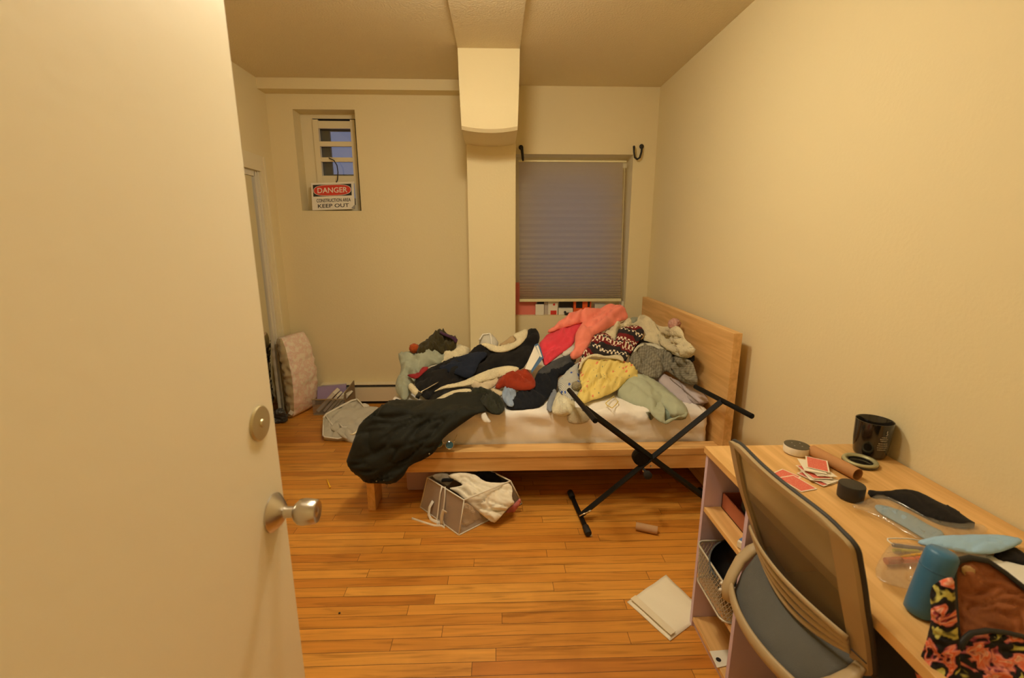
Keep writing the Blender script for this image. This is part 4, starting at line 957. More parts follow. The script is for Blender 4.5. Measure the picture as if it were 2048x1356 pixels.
# pillow leaning in the corner
PN, PA, PC_ = Vector((.955, -.297, 0)), Vector((.297, .955, 0)), Vector((-1.79, 3.955, 0))
def pil_dims(f):
    taper = (1 - abs(2 * f - 1) ** 3.2)
    return taper, .030 + .045 * taper ** .6, .150 + .02 * taper
def pil_lean(f): return Vector((-.03 * f ** 1.5 + .01, .02 * f, 0)) + PN * (.035 * math.sin(f * math.pi))
def corner_pillow():
    k = MB(); rows = []; NZ_ = 44; NS = 72; hgt = .70
    nrm_ = PN; alo = PA; base_c = PC_
    for i in range(NZ_ + 1):
        f = i / NZ_; z = .008 + hgt * f
        taper = (1 - abs(2 * f - 1) ** 3.2)
        taper, hb, hw = pil_dims(f)
        lean = pil_lean(f)
        row = []
        for j in range(NS):
            a = 2 * math.pi * j / NS; c_, s_ = math.cos(a), math.sin(a)
            e = .55 + .15 * (1 - taper)
            px, py = hw * math.copysign(abs(c_) ** e, c_), hb * math.copysign(abs(s_) ** .8, s_)
            p = base_c + lean + alo * px + nrm_ * py; zq = z + (.02 * math.cos(a * 2) if i in (0, NZ_) else 0)
            w = noise.noise(Vector((a * 1.4, z * 13 + .5 * noise.noise(Vector((a, z * 4, 3))), 3.3)))
            out_ = (alo * c_ + nrm_ * s_)
            gath = .006 * math.sin(z * 85 + 2 * w) * max(0, -c_) ** 2
            p = p + out_ * (.016 * (1 - abs(w) * 2) * (.8 if s_ > -.2 else .2) + gath - .004)
            row.append(k.bm.verts.new((p.x, p.y, max(.004, z + .015 * noise.noise(Vector((a * 2, z * 5, 8))) * (1 if 0 < i < NZ_ else .3)))))
        rows.append(row)
    for A, B in zip(rows, rows[1:]):
        for j in range(NS):
            k.mi = 0 if math.sin(2 * math.pi * (j + .5) / NS) > -.12 and not (math.cos(2 * math.pi * (j + .5) / NS) < -.80) else 1
            k._tag([k.bm.faces.new((A[j], A[(j + 1) % NS], B[(j + 1) % NS], B[j]))])
    k.mi = 0; k._tag([k.bm.faces.new(rows[0][::-1]), k.bm.faces.new(rows[-1])])
    return k
def floral_pink(n):
    pass
PF = mat('pink_floral', seen(218, 176, 128, .78), rough=.85, spec=.15)
n = PF.node_tree; p = n.nodes['Principled BSDF']; tc = nd(n, 'ShaderNodeTexCoord'); t = nd(n, 'ShaderNodeTexNoise', Scale=26.0, Detail=5.0); n.links.new(tc.outputs['Object'], t.inputs['Vector'])
n.links.new(cramp(n, t.outputs[0], [(.42, (.86, .76, .62)), (.56, (.80, .58, .48)), (.66, (.84, .69, .56))]), p.inputs['Base Color'])
cp = thing('floral_pillow', 'pink floral pillow in a printed case leaning upright in the corner', 'pillow', (-1.66, 3.9, 0))
PB = F('taupe_case', seen(160, 132, 86, .64), var=.06)
corner_pillow().build('pillow_body', [PF, PB], cp, True)
k = MB(); text_bm(k, 'SOURCING.', .56, .25, Matrix(), 1.0)
for v in k.bm.verts:                       # lay the print on the back of the case, reading upwards
    f = min(.97, max(.03, (.36 + v.co.x) / .70)); tp_, hb, hw = pil_dims(f)
    q = min(.93, abs(v.co.y) / hw); yy = hb * max(.05, 1 - q ** 3.4) ** .42
    v.co = PC_ + pil_lean(f) + PA * -v.co.y - PN * (yy + .004 + .004 * v.co.z) + Vector((0, 0, .36 + v.co.x))
k.build('lettering', BLK, cp)
MB().box(Vector((-1.790, 3.782, .060)), (.035, .006, .035), Matrix.Rotation(.6, 3, 'Y')).build('care_label', m_pip, cp)
o = g('plastic_bag', [(541,838),(548,822),(560,815),(570,822),(577,840),(568,846),(552,849)], mat('dark_bag', (.03, .033, .035), rough=.25, bump=.3, bscale=30), 'dark plastic bag on the floor at the foot of the floral pillow', 'bag', base=lambda u, v: atY(u, v, 3.70), puff=.025, amp=.010, sc=8, step=3)
# ================================================================== DESK
DZ = .78
DTOP = wood('desk_oak_top', (.80, .50, .20), (.63, .36, .12), 'Y', .40, 1.0)
DSHX = wood('shelf_oak', (.80, .50, .20), (.62, .35, .12), 'Y', .45, 1.0)
LIL = mat('lilac_laminate', seen(205, 168, 158, .80), rough=.5)
desk = thing('desk', 'oak topped desk with pale lilac sides and open shelves along the right wall', 'desk', (1.08, .95, 0))
MB().b2((.772, .33, DZ - .026), (1.392, 1.555, DZ), .002).build('desktop', DTOP, desk)
def side(y, nm='side_panel'): return MB().b2((.780, y, 0), (1.385, y + .018, DZ - .0265)).build(nm, LIL, desk)
side(1.532); side(1.245); side(.36)
for z in (.541, .251, .045):
    MB().b2((.782, 1.264, z - .018), (1.37, 1.531, z), .001).build('shelf', DSHX, desk)
MB().b2((.79, 1.264, 0), (.805, 1.531, .026)).build('plinth', LIL, desk)
MB().b2((1.37, 1.264, .0), (1.384, 1.531, DZ - .027)).build('back_panel', LIL, desk)
MB().b2((1.36, .379, .40), (1.375, 1.244, DZ - .027)).build('modesty_panel', LIL, desk)

# things in the shelves
bx = thing('shallow_box', 'reddish brown open box in the top compartment of the desk shelves', 'box', (1.05, 1.38, .541))
RB = mat('red_brown_card', seen(150, 78, 46, .62), rough=.55)
p0, p1 = atZ(1453, 1001, .545), atZ(1497, 1063, .545)
XA = .845
k = MB(); zt = .541 + .062
for lo, hi in (((XA, 1.268, .542), (XA + .005, 1.525, zt)), ((XA + .30, 1.268, .542), (XA + .305, 1.525, zt)), ((XA, 1.52, .542), (XA + .305, 1.525, zt)), ((XA, 1.268, .542), (XA + .305, 1.273, zt)), ((XA, 1.268, .542), (XA + .305, 1.525, .546))): k.b2(lo, hi)
k.build('box_body', RB, bx)
k = MB(); k.tube([Vector((XA + .07 + .03 * math.sin(i * .9), 1.30 + .0075 * i, .575 + .022 * math.sin(i * .7) + .012 * (i % 3))) for i in range(24)], .013, 8)
tag(k.build('cable', RUB, None, True), 'coil of thick black cable heaped in the red brown box', 'cable')
k = MB(); k.lathe([(.034, 0), (.040, .008), (.040, .024), (.030, .034), (.010, .036)], (XA + .06, 1.41, .604), (-.6, -.2, .8), 28)
tag(k.build('headphone', mat('black_plastic', (.016, .015, .015), rough=.35), None, 40), 'black round headphone cup on top of the red brown box', 'headphone')
sp = atZ(1478, 1090, .545)
R = Matrix.Rotation(.5, 3, 'Z'); c = Vector((.815, 1.292, .5545))
pk = thing('small_packet', 'little blue and white packet at the front of the upper desk shelf', 'packet', tuple(c))
MB().box(c, (.045, .04, .024), R, .003).build('packet_body', PW, pk)
MB().box(c + R @ Vector((.004, 0, .013)), (.036, .038, .003), R).build('blue_label', mat('steel_blue', seen(90, 115, 140, .7), rough=.4), pk)

# wire basket with black bowls
WIRE = mat('pale_wire', (.62, .58, .48), rough=.4, metal=.3)
bk_ = thing('wire_basket', 'pale grey wire mesh basket sticking out of the middle desk shelf', 'basket', (.87, 1.39, .252))
bz0, bz1 = .256, .405
def brect(x0, x1, y0, y1, z, r=.03, n=5):
    pts = []
    for cx, cy, a0 in ((x1 - r, y1 - r, 0), (x0 + r, y1 - r, 90), (x0 + r, y0 + r, 180), (x1 - r, y0 + r, 270)):
        for i in range(n + 1):
            a = math.radians(a0 + 90 * i / n); pts.append(Vector((cx + r * math.cos(a), cy + r * math.sin(a), z)))
    return pts
TX0, TX1, TY0, TY1 = .757, 1.02, 1.272, 1.515
BX0, BX1, BY0, BY1 = .762, 1.00, 1.285, 1.505
k = MB(); k.tube(brect(TX0, TX1, TY0, TY1, bz1), .0038, 8, closed=True); k.build('rim', WIRE, bk_, True)
k = MB(); k.tube(brect(BX0, BX1, BY0, BY1, bz0), .0038, 8, closed=True); k.build('bottom_ring', WIRE, bk_, True)
# expanded-metal sides: two families of slanted thin bars
def per(f, z01):
    T, B = brect(TX0, TX1, TY0, TY1, bz1), brect(BX0, BX1, BY0, BY1, bz0)
    def walk(P, f):
        L = [0]
        for a, b in zip(P, P[1:] + P[:1]): L.append(L[-1] + (b - a).length)
        s = (f % 1.0) * L[-1]
        for i in range(len(P)):
            if s <= L[i + 1]: return P[i].lerp(P[(i + 1) % len(P)], (s - L[i]) / max(1e-9, L[i + 1] - L[i]))
        return P[0]
    return walk(B, f).lerp(walk(T, f), z01)
k = MB(); NB_ = 66
for i in range(NB_):
    for sg in (1, -1):
        pts = [per(i / NB_ + sg * t * .085, t) for t in (0, .2, .4, .6, .8, 1)]
        k.tube(pts, .0013, 4, caps=False)
for i in range(14):
    y = BY0 + (BY1 - BY0) * (i + .5) / 14; k.tube([(BX0, y, bz0), (BX1, y, bz0)], .001, 3)
k.build('mesh_side', WIRE, bk_, True)
for z, y in ((.402, 1.30), (.372, 1.305)):
    MB().ball((.752 + (.405 - z) * .03, y, z), .0062, 2).build('clip', mat('white_plastic', (.80, .77, .68), rough=.35), bk_, True)
BWL = mat('black_bowl', (.010, .0095, .009), rough=.3)
for i, (lab, r, s) in enumerate((('largest black round bowl, at the back of the wire basket', .100, 0), ('middle black round bowl nested in the wire basket', .094, 1), ('smallest black round bowl, at the front of the nest in the wire basket', .087, 2))):
    ax = Vector((-.30, -.42, .86)).normalized(); c = Vector((.866, 1.398, .364)) + ax * (.030 * s) + Vector((-.006 * s, -.002 * s, 0))
    k = MB(); k.lathe([(r * .55, -.055), (r * .86, -.035), (r, .0), (r * 1.03, .004), (r * 1.03, .009), (r * .97, .009), (r * .93, .0), (r * .80, -.028), (r * .5, -.045), (.002, -.047)], c, ax, 40)
    tag(k.build('bowl', BWL, None, 50), lab, 'bowl', 'black bowls in the basket')
# card with a black dot on the bottom shelf
cd = thing('hang_card', 'white card with a black dot on the lowest desk shelf', 'card', (.85, 1.35, .046))
qd = [atZ(1419, 1303, .047), atZ(1434, 1336, .047), atZ(1462, 1330, .047), atZ(1457, 1300, .047)]
MB().slab(qd, (0, 0, .002)).build('card_body', PW, cd)
c = atZ(1437, 1319, .050); MB().lathe([(.009, 0), (.009, .0008)], (c.x, c.y, .0492), (0, 0, 1), 18).build('dot', BLK, cd)

# ---- things on the desk
sk = thing('smart_speaker', 'low round white speaker with a charcoal top on the far end of the desk', 'speaker', (1.075, 1.49, DZ))
c = Vector((1.078, 1.488, DZ))
MB().lathe([(.036, .001), (.041, .004), (.042, .010), (.042, .027), (.041, .030)], c, seg=40).build('body', mat('speaker_white', (.82, .78, .68), rough=.45), sk, 40)
MB().lathe([(.041, .030), (.0415, .0315), (.039, .0325), (.010, .0328)], c, seg=40).build('top_disc', mat('charcoal_plastic', seen(80, 66, 42, .8), rough=.7), sk, 40)
for a in (0.5, 2.1, 3.7, 5.2): MB().lathe([(.0022, 0), (.0022, .0006)], c + Vector((.018 * math.cos(a), .018 * math.sin(a), .0327)), seg=10).build('button', mat('button_grey', (.4, .38, .34), rough=.4), sk)
paper_tube('cardboard_tube', Vector((1.118, 1.463, DZ + .0205)), Vector((1.150, 1.293, DZ + .0205)), .020, 'brown cardboard tube lying on the desk behind the playing cards', mat('brown_kraft', seen(172, 112, 58, .74), rough=.8, var=.1))
CW, CH = .0635, .0885
CARD = mat('card_stock', (.86, .80, .66), rough=.4)
def redback(n, v):
    nz = nd(n, 'ShaderNodeTexVoronoi', Scale=260.0); n.links.new(nd(n, 'ShaderNodeTexCoord').outputs['Object'], nz.inputs['Vector'])
    return cramp(n, nz.outputs['Distance'], [(.12, (.80, .42, .30)), (.34, (.72, .14, .10))])
REDB = ramp_pattern('card_red_back', redback, .4, .4)
def card(cx, cy, z, rz, label, red=True, tx=0.0, ty=0.0):
    R = Matrix.Rotation(rz, 3, 'Z') @ Matrix.Rotation(tx, 3, 'X') @ Matrix.Rotation(ty, 3, 'Y'); c = Vector((cx, cy, z))
    t = MB().box(c, (CW, CH, .0006), R).build('playing_card', CARD)
    tag(t, label, 'playing card', 'playing cards on the desk')
    if red: MB().box(c + R @ Vector((0, 0, .0004)), (CW - .008, CH - .008, .0003), R).build('red_back', REDB, t)
    return t
a = atZ(1568, 955, DZ); b = atZ(1592, 967, DZ)
card(a.x + .004, a.y + .006, DZ + .0008, math.radians(-62), 'red backed playing card on the desk, farthest toward the bed of the two loose ones', True)
card(b.x + .002, b.y - .002, DZ + .0022, math.radians(14), 'red backed playing card on the desk, lying loose over another by the chair', True)
ca = atZ(1632, 952, DZ)
LB = ['bottom card of the fanned heap of playing cards on the desk', 'second card up in the fanned heap of playing cards', 'third card up in the fanned heap of playing cards', 'fourth card up in the fanned heap of playing cards', 'fifth card up in the fanned heap of playing cards', 'sixth card up in the fanned heap of playing cards', 'seventh card up in the fanned heap of playing cards', 'topmost card of the fanned heap, its red back facing up']
for i, lb in enumerate(LB):
    f = i / 7
    card(ca.x - .012 + .02 * math.sin(i * 1.9) * .6 + .004 * i, ca.y - .018 + .052 * f, DZ + .0035 + .0030 * i, math.radians(20 - 8 * i + 14 * math.sin(i * 2.2)), lb, i in (0, 3, 7), .02 * math.sin(i), .03 + .01 * (i % 3))
# candle glass with lid off
CANG = mat('candle_glass', (.012, .010, .008), rough=.12, spec=.6, coat=.3)
cn = thing('candle_jar', 'large black glass candle jar standing on the desk against the wall', 'candle jar', (1.335, 1.47, DZ))
c = Vector((1.333, 1.468, DZ))
MB().lathe([(.040, .0005), (.046, .004), (.0495, .012), (.0545, .06), (.0565, .132), (.0545, .1325), (.0515, .128), (.048, .062), (.045, .050), (.003, .050)], c, seg=48).build('glass', CANG, cn, 50)
MB().lathe([(.0445, .0502), (.0445, .058), (.002, .0575)], c, seg=36).build('wax', mat('grey_wax', (.16, .13, .10), rough=.5), cn, 50)
lt = mat('label_print', (.45, .40, .32), rough=.5)
def on_jar(az, z): 
    r = .0497 + (z - .012) * .085; return c + Vector((r * math.cos(az), r * math.sin(az), z)), Vector((math.cos(az), math.sin(az), 0))
k = MB()
for i, (w, zq) in enumerate(((.020, .090), (.026, .083), (.022, .076), (.030, .066), (.034, .058), (.034, .050), (.030, .042))):
    for j in range(int(w / .0042)):
        az = math.radians(-93) + (j - w / .0084) * .078
        p, nn = on_jar(az, zq); tx_ = Vector((-nn.y, nn.x, 0)); k.box(p + nn * .0006, (.0007, .0028, .0022 + .001 * ((i * 3 + j) % 2)), Matrix((nn, tx_, Vector((0, 0, 1)))).transposed())
k.build('small_print', lt, cn)
p, nn = on_jar(math.radians(-93), .104); MB().tube([p + nn * .001 + Vector((0, 0, -.007)), p + nn * .001 + Vector((.004, 0, -.002)), p + nn * .001 + Vector((.001, 0, .003)), p + nn * .001 + Vector((.002, 0, .010))], .0011, 6).build('flame_mark', lt, cn, True)
ld = thing('candle_cover', 'round black lid with a dull silver ring lying in front of the candle jar', 'lid', (1.25, 1.40, DZ))
c = Vector((1.246, 1.402, DZ))
MB().lathe([(.050, .001), (.0525, .003), (.0525, .009), (.050, .010), (.034, .010), (.034, .006), (.002, .006)], c, seg=48).build('disc', CANG, ld, 50)
MB().lathe([(.0515, .0095), (.0520, .013), (.049, .0165), (.042, .0165), (.0375, .013), (.037, .0095)], c, seg=48, cap=False).build('seal_ring', mat('seal_silver', seen(170, 150, 96, .8), rough=.35, metal=.25), ld, True)
c = atZ(1708, 992, DZ); c = Vector((1.052, 1.196, DZ))
MBo = MB().lathe([(.030, .0008), (.0335, .003), (.0342, .012), (.0342, .043), (.033, .0455), (.030, .0462), (.004, .0462)], c, seg=44).build('round_tin', mat('cap_plastic', (.020, .019, .018), rough=.4), None, 50)
tag(MBo, 'stubby black round tin standing on the desk near the face masks', 'tin')

def Zd(*pts): return zz(1520, 820, 3.879, pts)
def Ze(*pts): return zz(1720, 1040, 4.29, pts)
def dz(h): return lambda u, v: atZ(u, v, DZ + h)
BFEL = F('black_felt', (.014, .012, .011), sheen=.04)
g('black_pouch', Zd((830,612),(930,632),(1040,618),(1150,612),(1260,642),(1400,722),(1490,750),(1600,832),(1690,885),(1600,900),(1420,870),(1320,830),(1180,760),(1080,705),(980,660),(870,665)), BFEL, 'black cloth pouch lying on the desk beside the wall', 'pouch', base=dz(.012), puff=.02, th=.010, amp=.003, sc=30, ang=.5, step=7)
g('black_pouch', Ze((1130,285),(1240,250),(1320,225),(1420,290),(1500,380),(1420,385),(1300,350),(1210,345)), BFEL, 'black cloth tip under the pale blue mask at the desk edge by the bag', 'pouch', base=dz(.006), puff=.01, th=.004, amp=.002, sc=30, step=7)
MASK = F('mask_blue', (.34, .55, .78), var=.04, bump=.15); MASKW = F('mask_white', (.80, .80, .74), var=.04)
VIN = bpy.data.materials.new('clear_film'); n = VIN.node_tree if VIN.use_nodes else None
VIN.use_nodes = True; n = VIN.node_tree; n.nodes.remove(n.nodes['Principled BSDF'])
tb_ = nd(n, 'ShaderNodeBsdfTransparent'); tb_.inputs[0].default_value = (.96, .95, .93, 1); gl_ = nd(n, 'ShaderNodeBsdfGlossy'); gl_.inputs['Roughness'].default_value = .12
df_ = nd(n, 'ShaderNodeBsdfDiffuse'); df_.inputs[0].default_value = (.8, .8, .78, 1)
m1 = nd(n, 'ShaderNodeMixShader'); m1.inputs[0].default_value = .10; n.links.new(tb_.outputs[0], m1.inputs[1]); n.links.new(gl_.outputs[0], m1.inputs[2])
m2 = nd(n, 'ShaderNodeMixShader'); m2.inputs[0].default_value = .05; n.links.new(m1.outputs[0], m2.inputs[1]); n.links.new(df_.outputs[0], m2.inputs[2]); n.links.new(m2.outputs[0], n.nodes['Material Output'].inputs[0])
g('face_mask', Zd((880,735),(960,738),(1060,770),(1160,800),(1290,880),(1445,955),(1380,1000),(1290,1005),(1180,935),(1040,855),(920,790)), MASK, 'folded light blue face mask sealed inside the clear plastic sleeve', 'face mask', base=dz(.006), puff=.008, th=.003, amp=.002, sc=40, ang=.5, step=7)
g('plastic_sleeve', Zd((695,742),(770,715),(835,690),(930,648),(1050,695),(1190,770),(1310,838),(1500,878),(1700,876),(1795,935),(1640,985),(1400,1005),(1250,1012),(1150,960),(1030,890),(900,820),(830,785)), VIN, 'clear plastic sleeve with a blue mask in it, next to the black round tin', 'plastic sleeve', base=dz(.016), puff=.010, th=.002, amp=.004, sc=16, ang=.5, step=6)
mk = g('face_mask', Zd((1215,1012),(1330,985),(1450,970),(1700,962),(1900,970),(2010,990),(2045,1020),(1960,1060),(1880,1090),(1760,1112),(1600,1102),(1400,1065),(1260,1042)), MASK, 'pale blue and white face mask lying loose across the desk by the pens', 'face mask', base=dz(.024), puff=.012, th=.004, amp=.003, sc=40, ang=0, step=7)
k = MB(); k.tube([atZ(*p, DZ + .02) for p in Zd((1260,1015),(1150,998),(1050,995),(990,998),(990,1012),(1015,1032),(1040,1045))], .0017, 6); k.build('ear_loop', MASKW, mk, True)
# pouch of pens
def pen(lab, a, b, r, col, z):
    A, B = atZ(*a, DZ + z), atZ(*b, DZ + z); d = (B - A)
    L = d.length; t = thing('pen', lab, 'pen', tuple((A + B) / 2), 'pens in the clear pouch')
    MB().lathe([(r * .8, 0), (r, .002), (r, L * .9), (r * .5, L * .97), (r * .2, L)], A, d, 16).build('barrel', mat('pen_' + lab.split()[0], col, rough=.35), t, 40)
    MB().lathe([(r * 1.05, 0), (r * 1.08, L * .25), (r * 1.02, L * .26)], A - d.normalized() * .001, d, 16).build('cap', mat('pencap_' + lab.split()[0], tuple(x * .7 for x in col), rough=.35), t, 40)
pen('purple pen in the clear pouch, nearest the face mask', Ze((285, 215))[0], Ze((640, 262))[0], .0048, seen(92, 76, 88, .7), .012)
pen('yellow marker in the clear pouch beside the purple pen', Ze((290, 262))[0], Ze((520, 270))[0], .0045, seen(190, 170, 50, .7), .007)
pen('amber pencil lying slanted across the clear pouch', Ze((900, 252))[0], Ze((340, 318))[0], .0040, seen(205, 140, 40, .75), .019)
pen('orange marker in the clear pouch next to the blue bottle', Ze((225, 352))[0], Ze((720, 320))[0], .0075, (.80, .20, .06), .012)
g('clear_pouch', Ze((250,215),(300,190),(560,215),(900,235),(1100,280),(1060,330),(760,330),(600,420),(540,600),(400,585),(200,540),(120,450),(170,330)), VIN, 'clear plastic pouch full of pens on the desk beside the blue bottle', 'pouch', base=dz(.020), puff=.012, th=.002, amp=.005, sc=18, ang=.2, step=6)
# blue bottle
bt = thing('blue_bottle', 'matte blue plastic bottle standing on the desk beside the floral bag', 'bottle', (.875, .775, DZ))
c0, c1 = Vector((.868, .772, DZ + .001)), Vector((.897, .776, DZ + .146)); ax = c1 - c0; L = ax.length
MB().lathe([(.021, 0), (.0255, .004), (.0265, .02), (.0275, L * .8), (.0265, L * .94), (.022, L * .985), (.012, L), (.002, L)], c0, ax, 36).build('bottle_body', mat('bottle_blue', (.045, .17, .33), rough=.42), bt, True)
MB().lathe([(.0272, L * .70), (.0279, L * .705), (.0279, L * .712), (.0272, L * .717)], c0, ax, 36, cap=False).build('cap_seam', mat('bottle_seam', (.03, .11, .22), rough=.5), bt, True)

# floral bag
def flor(n, v):
    a = nd(n, 'ShaderNodeTexNoise', Scale=2.4, Detail=2.0, Distortion=.5); n.links.new(v, a.inputs['Vector'])
    return cramp(n, a.outputs[0], [(.0, (.30, .38, .22)), (.36, (.55, .50, .12)), (.39, (.014, .012, .013)), (.50, (.014, .012, .013)), (.515, (.30, .045, .08)), (.545, (.78, .30, .22)), (.585, (.74, .13, .05)), (.615, (.85, .46, .32)), (.66, (.45, .07, .09)), (.70, (.02, .015, .015))])
FLO = ramp_pattern('floral_print', flor, .75, .3)
bag = thing('floral_bag', 'open black zip bag with a bright floral print at the near end of the desk', 'bag', (.90, .64, DZ))
def bagb(Y0, Y1, va, vb): return lambda u, v: atY(u, v, Y0 + (Y1 - Y0) * (v - va) / (vb - va))
def side_b(u, v):
    f = min(1, max(0, (u - 1838) / 80)); return atY(u, v, .70 - .045 * f - .03 * (v - 1150) / 200)
cloth('side_panel', Ze((595,600),(640,545),(720,505),(790,500),(800,650),(815,850),(830,1060),(870,1090),(850,1250),(840,1420),(500,1420),(490,1300),(515,1180),(560,1060),(590,960),(615,800)), FLO, parent=bag, base=side_b, puff=.02, th=.006, amp=.004, sc=30, step=7)
lin_ = mat('rust_lining', seen(120, 60, 22, .60), rough=.7, var=.25, vscale=14, bump=.1)
lb_ = lambda u, v: atY(u, v, .79 - .12 * (v - 1110) / 190 - .00005 * (u - 1900))
cloth('lining', Ze((795,400),(850,350),(950,330),(1100,358),(1250,460),(1407,585),(1560,720),(1560,1010),(1407,1005),(1100,965),(950,985),(860,1090),(835,1060)), lin_, parent=bag, base=lb_, puff=.006, th=.006, amp=.004, sc=40, step=7)
fb = lambda u, v: atY(u, v, .665 - .05 * (v - 1260) / 110)
cloth('front_panel', Ze((850,1110),(900,1020),(960,970),(1100,948),(1250,965),(1407,1000),(1560,1040),(1560,1440),(840,1440)), FLO, parent=bag, base=fb, puff=.02, th=.006, amp=.004, sc=30, step=7, uvang=1.1)
ZIP = mat('zip_tape', (.010, .010, .010), rough=.6)
def pip(pts, base, r, off=.010, name='zip_tape'):
    P = [base(*p) for p in pts]; P = [p + (EYE - p).normalized() * off for p in P]
    k = MB(); k.tube(P, r, 10, flat=.6); k.build(name, ZIP, bag, True)
pip(Ze((835,1075),(818,900),(805,700),(795,500),(800,400),(850,345),(950,325),(1100,352),(1250,455),(1407,580),(1560,715)), lb_, .0065, .008)
pip(Ze((850,1110),(900,1020),(960,970),(1100,948),(1250,965),(1407,1000),(1560,1040)), fb, .0050, .010)
cloth('size_label', Ze((870,385),(1000,400),(985,480),(875,470)), F('label_tape', seen(160, 115, 60, .65)), parent=bag, base=lb_, puff=.002, th=.001, amp=.0005, lift=.012, step=7)
g('pink_tissue', Ze((1090,930),(1120,850),(1200,805),(1407,800),(1560,830),(1560,1000),(1407,985),(1250,950)), F('pink_paper', seen(205, 140, 112, .74), bump=.6, bscale=120), 'crumpled pink tissue lying inside the open floral bag', 'tissue', base=lambda u, v: atY(u, v, .715 - .0002 * (v - 1230)), puff=.02, th=.004, amp=.006, sc=18, step=7)
# white sheet showing above the bag
g('paper_napkin', Ze((1130,300),(1210,345),(1300,350),(1420,385),(1560,400),(1560,600),(1407,560),(1250,440),(1100,345),(1000,325),(1040,300)), MASKW, 'pale paper napkin on the desk just behind the floral bag', 'napkin', base=dz(.002), puff=.003, th=.001, amp=.001, sc=40, step=8)

# ================================================================== OFFICE CHAIR
FRM = mat('chair_frame_plastic', seen(166, 132, 84, .72), rough=.5)
TRIM = mat('chair_trim', (.035, .034, .032), rough=.6)
ch = thing('office_chair', 'grey mesh back office chair pushed up against the desk', 'chair', (.95, 1.01, 0))
YC, ZB, ZT = 1.002, .585, .972
def prof_x(z):   # back edge line, leaning
    P = [(.40, .830), (.50, .832), (.62, .800), (.70, .770), (.80, .733), (.90, .703), (.972, .682)]
    for (a, xa), (b, xb) in zip(P, P[1:]):
        if z <= b: return xa + (xb - xa) * (z - a) / (b - a)
    return P[-1][1]
def bk_pt(s, h, off=0.0):
    z = ZB + (ZT - ZB) * h
    w = .212 + .030 * math.sin(min(1, h * 1.15) * math.pi * .62)
    if h > .93: w *= .86 + .14 * math.sqrt(max(0, 1 - ((h - .93) / .07) ** 2))
    if h < .08: w *= .86 + .14 * math.sqrt(max(0, 1 - ((.08 - h) / .08) ** 2))
    zz_ = z - .014 * abs(s) ** 6 * max(0.0, (h - .9) / .1)
    return Vector((prof_x(z) - .022 * (1 - s * s) + off, YC + s * w, zz_))
NSX, NHX = 40, 56
ss = [-1 + 2 * i / NSX for i in range(NSX + 1)]; hh = [i / NHX for i in range(NHX + 1)]
def panel(name, cond, t, m, off=0.0, smooth=True):
    k = MB(); vd = {}
    def V(i, j, b):
        if (i, j, b) not in vd: vd[(i, j, b)] = k.bm.verts.new(bk_pt(ss[i], hh[j], off + (t if b else 0)))
        return vd[(i, j, b)]
    cells = {(i, j) for i in range(NSX) for j in range(NHX) if cond((ss[i] + ss[i + 1]) / 2, (hh[j] + hh[j + 1]) / 2)}
    for i, j in cells:
        k.bm.faces.new((V(i, j, 0), V(i + 1, j, 0), V(i + 1, j + 1, 0), V(i, j + 1, 0))); k.bm.faces.new((V(i, j, 1), V(i, j + 1, 1), V(i + 1, j + 1, 1), V(i + 1, j, 1)))
        for (di, dj, A, B) in ((-1, 0, (i, j + 1), (i, j)), (1, 0, (i + 1, j), (i + 1, j + 1)), (0, -1, (i, j), (i + 1, j)), (0, 1, (i + 1, j + 1), (i, j + 1))):
            if (i + di, j + dj) not in cells: k.bm.faces.new((V(*A, 0), V(*B, 0), V(*B, 1), V(*A, 1)))
    return k.build(name, m, ch, 40)
panel('back_frame', lambda s, h: abs(s) > .80 or h > .955 or h < .03, .016, FRM)
MESH = bpy.data.materials.new('chair_mesh'); MESH.use_nodes = True; n = MESH.node_tree; pb_ = n.nodes['Principled BSDF']
pb_.inputs['Base Color'].default_value = (*seen(120, 98, 62, .66), 1); pb_.inputs['Roughness'].default_value = .8
uvm = nd(n, 'ShaderNodeTexCoord'); sp_ = nd(n, 'ShaderNodeSeparateXYZ'); n.links.new(uvm.outputs['Object'], sp_.inputs[0])
outs = []
for i in (1, 2):
    q_ = nd(n, 'ShaderNodeMath', operation='MULTIPLY'); q_.inputs[1].default_value = 330.0; n.links.new(sp_.outputs[i], q_.inputs[0])
    f_ = nd(n, 'ShaderNodeMath', operation='FRACT'); n.links.new(q_.outputs[0], f_.inputs[0])
    l_ = nd(n, 'ShaderNodeMath', operation='LESS_THAN'); l_.inputs[1].default_value = .30; n.links.new(f_.outputs[0], l_.inputs[0]); outs.append(l_.outputs[0])
mx_ = nd(n, 'ShaderNodeMath', operation='MAXIMUM'); n.links.new(outs[0], mx_.inputs[0]); n.links.new(outs[1], mx_.inputs[1])
tt_ = nd(n, 'ShaderNodeBsdfTransparent'); ms_ = nd(n, 'ShaderNodeMixShader')
n.links.new(mx_.outputs[0], ms_.inputs[0]); n.links.new(tt_.outputs[0], ms_.inputs[1]); n.links.new(pb_.outputs[0], ms_.inputs[2]); n.links.new(ms_.outputs[0], n.nodes['Material Output'].inputs[0])
panel('mesh_panel', lambda s, h: abs(s) <= .80 and .03 <= h <= .955, .0012, MESH, .010)
